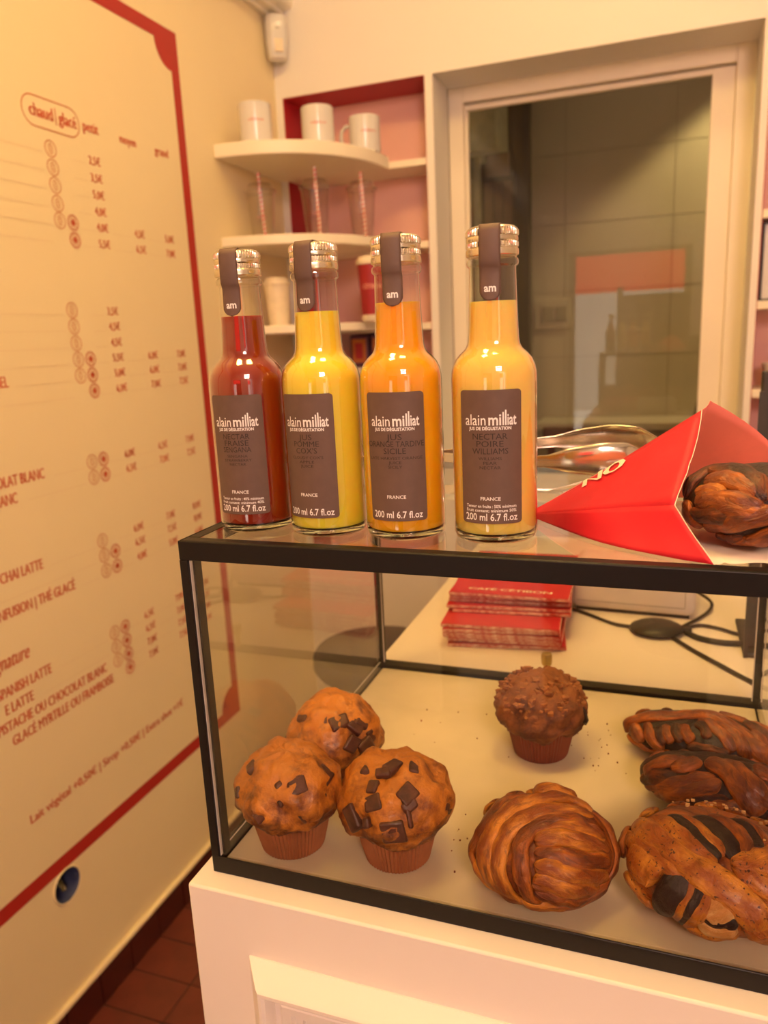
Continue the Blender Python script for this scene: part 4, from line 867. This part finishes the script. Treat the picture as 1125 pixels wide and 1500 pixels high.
# pearl sugar and seeds on the striped knot
mb = MB(); c2 = Vector(BREAD['bun2'][0]); rnd = random.Random(3)
for i in range(26):
    a = rnd.uniform(-.2, 2.6); ph = rnd.uniform(.55, 1.2); q = Vector((.0585 * math.cos(ph) * math.cos(a), .0485 * math.cos(ph) * math.sin(a), .0345 * math.sin(ph))); q = Matrix.Rotation(-.15, 3, 'Z') @ q
    s = rnd.uniform(.0006, .0013); mb.box(tuple(q - Vector((s, s * .7, s * .6))), tuple(q + Vector((s, s * .7, s * .6))))
stuff(build('sugar_crumbs', mb, 'pale', b2, smooth=0, local=True, bevel=.0003))

def muffin(x, y, lab, key, capr, top, cmat, wmat, chunks, seed, zc=.048):
    k = thing('muffin', lab, 'muffin', (x, y, .0040), 0, 'chocolate chunk muffins' if chunks else None)
    build('paper_case', MB().lathe([(.0215, 0), (.0232, .0012), (.0258, .012), (.0290, .026), (.0318, .036)], 120, mod=lambda a, j, r: (.0006 if int(a / (2 * PI) * 60 * 2 + .5) % 2 else -.0006) if j else 0), wmat, k, smooth=0.5, local=True)
    mb = MB(); seg, rg = 72, 34; zc -= .004
    for j in range(rg + 1):
        t = j / rg; ph = -PI * .42 + (PI * .92) * t
        for i in range(seg):
            a = 2 * PI * i / seg; cr = math.cos(ph); sz = math.sin(ph)
            r = capr * (max(cr, 0.0) ** (.82 if sz > 0 else .72)); z = zc + (top - zc) * sz if sz > 0 else zc + .020 * sz
            q = Vector((r * math.cos(a), r * math.sin(a), z)); s = Vector((seed * 7.3, seed * 1.1, 0))
            d = .0052 * noise.noise(q * 42 + s) + .0030 * noise.noise(q * 95 + s) - .0016 * max(0.0, 1 - abs(noise.noise(q * 70 + s * 2)) * 9) + (.0010 if chunks else .0022) * noise.noise(q * 320 + s)
            nn = Vector((math.cos(a) * max(cr, 0.02), math.sin(a) * max(cr, 0.02), sz)).normalized(); q += nn * d; mb.v.append(tuple(q)); mb.uv[len(mb.v) - 1] = (i / seg * 4, t * .08)
    for j in range(rg):
        for i in range(seg): e = (i + 1) % seg; mb.f.append((j * seg + i, j * seg + e, (j + 1) * seg + e, (j + 1) * seg + i))
    mb.f += [tuple(reversed(range(seg))), tuple(rg * seg + i for i in range(seg))]
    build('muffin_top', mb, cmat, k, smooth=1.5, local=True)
    rnd = random.Random(seed)
    if chunks:
        base = Vector((x, y, .048))
        for p, w, h in CHUNKS[key]:
            q = Vector(p) * 1e-4; nn = Vector((q.x / capr ** 2, q.y / capr ** 2, q.z / .033 ** 2)).normalized(); q = q + Vector((0, 0, .044)) - nn * .0016
            cm = MB(); a_, b_, d_ = w * .00080 + .0005, h * .00080 + .0005, .0030
            rot = nn.to_track_quat('Z', 'Y').to_matrix() @ Matrix.Rotation(rnd.uniform(0, .9), 3, 'Z')
            cm.box((-a_, -b_, -d_), (a_, b_, d_)); cm.v = [tuple(q + rot @ (Vector(v) * rnd.uniform(.72, 1.12))) for v in cm.v]
            build('chocolate_chunk', cm, 'chip', k, smooth=1.2, local=True, bevel=.0018, seg=3)
    else:
        cm = MB(); 
        for i in range(170):
            a = rnd.uniform(0, 2 * PI); ph = math.asin(rnd.uniform(.25, .99)); r = capr * math.cos(ph) ** .82; q = Vector((r * math.cos(a), r * math.sin(a), zc + (top - zc) * math.sin(ph) + .0005)); s = rnd.uniform(.0010, .0030)
            n0 = len(cm.v); cm.box((-s, -s * .8, -s * .6), (s, s * .8, s * .6)); rot = Matrix.Rotation(rnd.uniform(0, 3), 3, 'Z') @ Matrix.Rotation(rnd.uniform(-.5, .5), 3, 'X')
            for t in range(n0, len(cm.v)): cm.v[t] = tuple(q + rot @ (Vector(cm.v[t]) * rnd.uniform(.7, 1.2)))
        stuff(build('crumb_topping', cm, 'crumbs', k, smooth=1.2, local=True, bevel=.0006))
        q = Vector((.037, -.008, .048)); build('raisin', MB().tube([q + Vector((-.002, -.002, .006)), q, q + Vector((.002, -.001, -.008)), q + Vector((.0022, .001, -.012))], lambda t: .0016 + .002 * math.sin(PI * t), 8), 'choc', k, local=True)
muffin(.0443, .0430, 'chocolate chunk muffin at the front left, nearest the left pane', 'm1', .040, .0775, 'muffin', 'wrapper', True, 1)
muffin(.1252, .0518, 'chocolate chunk muffin standing right of the other two', 'm2', .0415, .0765, 'muffin', 'wrapper', True, 2)
muffin(.0440, .1270, 'chocolate chunk muffin behind the front two', 'm3', .040, .0775, 'muffin', 'wrapper', True, 3)
muffin(.2037, .2205, 'plain brown crumb topped muffin standing alone at the back', 'm4', .0405, .0745, 'spice', 'wrapper_d', False, 4, .046)
# loose crumbs on the tray
mb = MB(); rnd = random.Random(11)
for i in range(60):
    x, y = rnd.choice([(rnd.uniform(.08, .20), rnd.uniform(.16, .33)), (rnd.uniform(.16, .20), rnd.uniform(.04, .12)), (rnd.uniform(.22, .27), rnd.uniform(.22, .30)), (rnd.uniform(.24, .36), rnd.uniform(.20, .22))]); s = rnd.uniform(.0002, .0006)
    mb.box((x - s, y - s, .0040), (x + s, y + s, .0040 + 2 * s))
o = stuff(build('pastry_crumbs', mb, 'wrapper_d', smooth=0)); tag(o, 'tiny dark crumbs scattered over the floor of the case', 'crumbs')

# ============================================================ RED PAPER BAG WITH THE BABKA
bag = thing('paper_bag', 'open red paper bag lying on the glass case with a babka inside', 'bag', (0.28, 0.07, H))
V3 = Vector
Tt = V3((.2130, .0990, .2515)); R0 = V3((.3250, .0068, .2508)); R1 = V3((.3049, .0300, .2768)); R2 = V3((.3195, .1000, .3215))
def panel(rowsA, rowsB, n, m, wv=.0010, ph=0.0):
    A_ = spline(rowsA, n); B_ = spline(rowsB, n); out = []
    for i in range(n + 1):
        out.append([tuple(A_[i].lerp(B_[i], j / m) + V3((0, 0, 1)) * wv * math.sin(PI * j / m) * noise.noise(A_[i].lerp(B_[i], j / m) * 40 + V3((ph, 0, 0)))) for j in range(m + 1)])
    return out
lower = [Tt, V3((.2614, .0440, .2509)), V3((.3000, .0185, .2507)), R0]
fold = [Tt + V3((0, 0, .001)), V3((.2500, .0620, .2645)), V3((.2800, .0450, .2715)), R1]
ridge = [Tt + V3((0, 0, .0015)), V3((.2500, .0985, .2750)), V3((.2850, .0990, .2985)), R2]
back = [Tt + V3((.002, .002, 0)), V3((.262, .150, .2510)), V3((.318, .172, .2509)), V3((.392, .158, .2509))]
btop = [Tt + V3((.0005, .0005, .0015)), V3((.2506, .0990, .2752)), V3((.2860, .0998, .2990)), V3((.3215, .1010, .3223))]
build('front_panel', MB().grid(panel(lower, fold, 22, 8, .0016, 1)), 'bagred', bag, smooth=1.0, solid=.0003)
rows = panel(fold, ridge, 22, 10, .0022, 5)
for j in range(1, 10): rows[-1][j] = tuple(V3(rows[-1][j]) + V3((.0020 * math.sin(PI * j / 10) + random.uniform(-.0004, .0004), 0, 0)))
build('upper_panel', MB().grid(rows), 'bagred', bag, smooth=1.0, solid=.0003)
build('torn_edge', MB().tube([V3(q) for q in reversed(rows[-1])] + [V3(p_) for p_ in reversed(panel(lower, fold, 22, 8, .0016, 1)[-1])][1:], .00026, 6), 'bagin', bag)
# back panel: rises behind the babka, its rim runs down to the right
rim = [V3((.3195, .1005, .3215)), V3((.3270, .1030, .3250)), V3((.3430, .1200, .3120)), V3((.3640, .1400, .2950)), V3((.3850, .1500, .2740)), V3((.3920, .1560, .2512))]
foot = [V3((.2135, .1000, .2512)), V3((.2450, .1330, .2510)), V3((.2800, .1620, .2510)), V3((.3200, .1740, .2510)), V3((.3600, .1690, .2510)), V3((.3920, .1570, .2510))]
up2 = [V3((.2135, .0995, .2528)), V3((.2700, .0990, .2885)), V3((.3195, .1002, .3213)), V3((.3270, .1030, .3250)), V3((.3640, .1400, .2950)), V3((.3920, .1560, .2514))]
build('back_panel', MB().grid(panel(foot, up2, 24, 10, .0015, 9)), 'bag_backlit', bag, smooth=1.0, solid=.0003)
bf = [V3((.3150, .0160, .2506)), V3((.3262, .0085, .2506)), V3((.3300, .0118, .2508)), V3((.3340, .0105, .2507)), V3((.3480, .0140, .2512)), V3((.3650, .0120, .2508)), V3((.3900, .0180, .2506))]
bb = [V3((.2900, .0700, .2506)), V3((.3000, .0900, .2506)), V3((.3150, .1100, .2506)), V3((.3300, .1200, .2506)), V3((.3480, .1350, .2506)), V3((.3680, .1400, .2506)), V3((.3900, .1350, .2506))]
build('bottom_panel', MB().grid(panel(bf, bb, 30, 6, .0006, 3)), 'bagin', bag, smooth=1.0, solid=.0003)
# cream lettering near the ridge
A_ = spline(fold, 40); B_ = spline(ridge, 40)
def on_bag(a, b):
    t = min(max((a + .112) / .125, 0), 1) * 40; i = min(int(t), 39); u = t - i; f = A_[i].lerp(A_[i + 1], u); r_ = B_[i].lerp(B_[i + 1], u)
    nrm = (r_ - f).cross(V3((1, 0, 0))); nrm = nrm.normalized() if nrm.length else V3((0, -1, 0))
    if nrm.y > 0: nrm = -nrm
    p = r_.lerp(f, max(-.02, .22 - b / max((r_ - f).length, .004))) ; return tuple(p + nrm * .0012)
mb = MB(); letters(mb, 'NO', .011, lambda a, b: on_bag(-.055 + a, b), .032, .5, .09)
bl = build('lettering', mb, 'bagin', bag, smooth=0)

# ============================================================ SERVING TONGS behind the bottles
k = thing('serving_tongs', 'steel serving tongs with oval blades lying behind the bottles', 'tongs', (0.19, 0.26, H))
def ribbon(P, ws, sgn, n=30):
    C_ = spline(P, n); rows = []; mb = MB(); m = len(C_)
    for j, p in enumerate(C_):
        T_ = (C_[min(j + 1, m - 1)] - C_[max(j - 1, 0)]).normalized(); N_ = T_.cross(V3((0, 0, 1))).normalized() * sgn; B_ = V3((0, 0, 1))
        t = j / (m - 1) * (len(ws) - 1); i = min(int(t), len(ws) - 2); w = ws[i] + (ws[i + 1] - ws[i]) * (t - i); dip = max(0.0, w - .004) * .42
        rows.append([p + B_ * w * math.sin(q) + N_ * dip * math.cos(q) for q in [(-1 + i_ / 4) * PI / 2 for i_ in range(9)]])
    return mb.grid(rows)
nearP = [V3((.098, .262, .2650)), V3((.130, .255, .2640)), V3((.175, .244, .2640)), V3((.205, .240, .2650)), V3((.225, .240, .2660)), V3((.250, .243, .2665)), V3((.270, .249, .2665)), V3((.287, .257, .2665))]
farP = [V3((.098, .265, .2650)), V3((.130, .272, .2680)), V3((.175, .286, .2720)), V3((.205, .296, .2740)), V3((.228, .302, .2740)), V3((.255, .306, .2735)), V3((.278, .305, .2725)), V3((.298, .300, .2715))]
wid = [.0040, .0044, .0048, .0050, .0105, .0142, .0132, .0030]
build('near_arm', ribbon(nearP, wid, 1), 'steel', k, smooth=1.2, solid=.0008)
build('far_arm', ribbon(farP, wid, -1), 'steel', k, smooth=1.2, solid=.0008)
build('hinge', MB().tube([V3((.0975, .2635, .2590)), V3((.0965, .2635, .2650)), V3((.0975, .2635, .2710))], .0040, 10), 'steel', k)

# ============================================================ BACK OF THE COUNTER
# two staggered piles of folded red paper bags
rnd = random.Random(5); n1 = 9; z = 0.0
def flat_bag(cx, cy, z, w, d, h, rot, lab, text=False):
    k = thing('folded_bag', lab, 'bag', (cx, cy, z), rot, 'folded red paper bags piled behind the case')
    mb = MB(); rows = 4
    mb.box((-w / 2, -d / 2, .0004), (w / 2, d / 2, h - .0006)); build('paper_edges', mb, 'napedge', k, smooth=0, local=True, bevel=.0008)
    build('printed_face', BX(((-w / 2 + .0008, -d / 2 + .0004, h - .0008), (w / 2 - .0008, d / 2 - .0008, h))), 'napred', k, smooth=0, local=True)
    build('under_face', BX(((-w / 2 + .0008, -d / 2 + .0014, 0), (w / 2 - .0008, d / 2 - .0008, .0006))), 'napred', k, smooth=0, local=True)
    if text:
        f = k
        build('lettering', letters(MB(), 'CAFÉ CÉTIBON', .0075, lambda a, b: (a, -d / 2 + .014 + b, h + .0002), .105, .5, .06), 'bagin', f, smooth=0, local=True)
ords = ('lowest', 'second', 'third', 'fourth', 'fifth', 'sixth', 'seventh', 'eighth', 'topmost')
for i in range(6):
    h = .0052; flat_bag(.1120 + rnd.uniform(-.005, .005), .5440 + rnd.uniform(-.006, .006), z, .140 + rnd.uniform(-.004, .004), .200, h, math.radians(6 + rnd.uniform(-3, 3)), '%s folded red paper bag of the front pile behind the case' % ords[i]); z += h
for i in range(5):
    h = .0050; flat_bag(.1180 + rnd.uniform(-.005, .005), .5800 + rnd.uniform(-.006, .006), z, .150 + rnd.uniform(-.004, .004), .190, h, math.radians(3 + rnd.uniform(-3, 3)), '%s folded red paper bag of the set back pile on top' % (ords[i] if i < 4 else 'printed topmost'), i == 4); z += h
k = thing('router', 'white rounded plastic device box with a seam line behind the case', 'device', (.268, .64, 0), math.radians(-3))
build('shell', BX(((-.079, -.045, .004), (.079, .045, .064))), 'device', k, smooth=0.6, bevel=.010, local=True, seg=4)
build('front_seam', BX(((-.070, -.0455, .0155), (.066, -.0448, .0163)), ((.066, -.0455, .0163), (.0668, -.0448, .055)), ((-.070, -.0455, .050), (.060, -.0448, .0508))), 'kgrout', k, smooth=0, local=True)
build('foot_strip', BX(((-.072, -.038, 0), (.072, .038, .005))), 'dark', k, smooth=0, local=True)
build('slot', BX(((.071, -.0458, .046), (.0785, -.0436, .0475))), 'dark', k, smooth=0, local=True); build('slot', BX(((-.0785, -.0458, .046), (-.071, -.0436, .0475))), 'dark', k, smooth=0, local=True)
k = thing('cable_hub', 'flat black oval cable hub lying on the counter', 'cable hub', (.2985, .543, 0), .15)
mb = MB(); pr_ = [(.55, 0), (.85, .001), (1.0, .005), (.95, .008), (.75, .0112), (.40, .013), (.05, .0135)]; n = 40
for r, z_ in pr_:
    for i in range(n): a = 2 * PI * i / n; mb.v.append((.0325 * r * math.cos(a), .0285 * r * math.sin(a), z_))
for j in range(len(pr_) - 1):
    for i in range(n): e = (i + 1) % n; mb.f.append((j * n + i, j * n + e, (j + 1) * n + e, (j + 1) * n + i))
mb.f += [tuple(reversed(range(n))), tuple((len(pr_) - 1) * n + i for i in range(n))]
build('shell', mb, 'cable', k, smooth=1.2, local=True); build('collar', MB().tube([V3((.028, -.004, .006)), V3((.040, -.003, .005))], .0042, 8), 'cable', k, local=True)
def cable(pts, r, lab): tag(build('cable', MB().tube(spline([V3((x, y, z_)) for x, y, z_ in pts], 30), r, 8), 'cable'), lab, 'cable', 'black cables on the counter')
cable([(.186, .602, .0022), (.215, .580, .0022), (.245, .556, .0022), (.268, .545, .004)], .0022, 'thin black cable running left from the oval hub')
cable([(.328, .560, .0030), (.346, .590, .003), (.362, .622, .004), (.366, .640, .010), (.352, .652, .018), (.342, .655, .022)], .0022, 'black cable looping from the hub up to the white box')
cable([(.330, .556, .0026), (.350, .572, .0026), (.372, .566, .0026), (.400, .550, .0026), (.460, .548, .0026)], .0022, 'slim black cable curving right along the counter from the hub')
cable([(.333, .540, .0036), (.350, .525, .0036), (.374, .518, .0036), (.405, .522, .0036), (.46, .528, .0036)], .0034, 'thick black cable curving right below the slim one')
cable([(.318, .522, .0026), (.340, .488, .0026), (.364, .456, .0026), (.392, .420, .0026), (.43, .38, .0026)], .0026, 'black cable running from the hub towards the case corner')
k = thing('monitor_stand', 'dark grey upright stand at the right behind the case', 'stand', (.41, .51, 0))
build('upright', BX(((.396, .505, .006), (.446, .520, .32))), 'dark', k, smooth=0, bevel=.002)
build('thin_leg', BX(((.3920, .486, 0), (.3965, .490, .30))), 'dark', k, smooth=0)
build('base_plate', BX(((.392, .486, 0), (.470, .60, .006))), 'dark', k, smooth=0, bevel=.002)
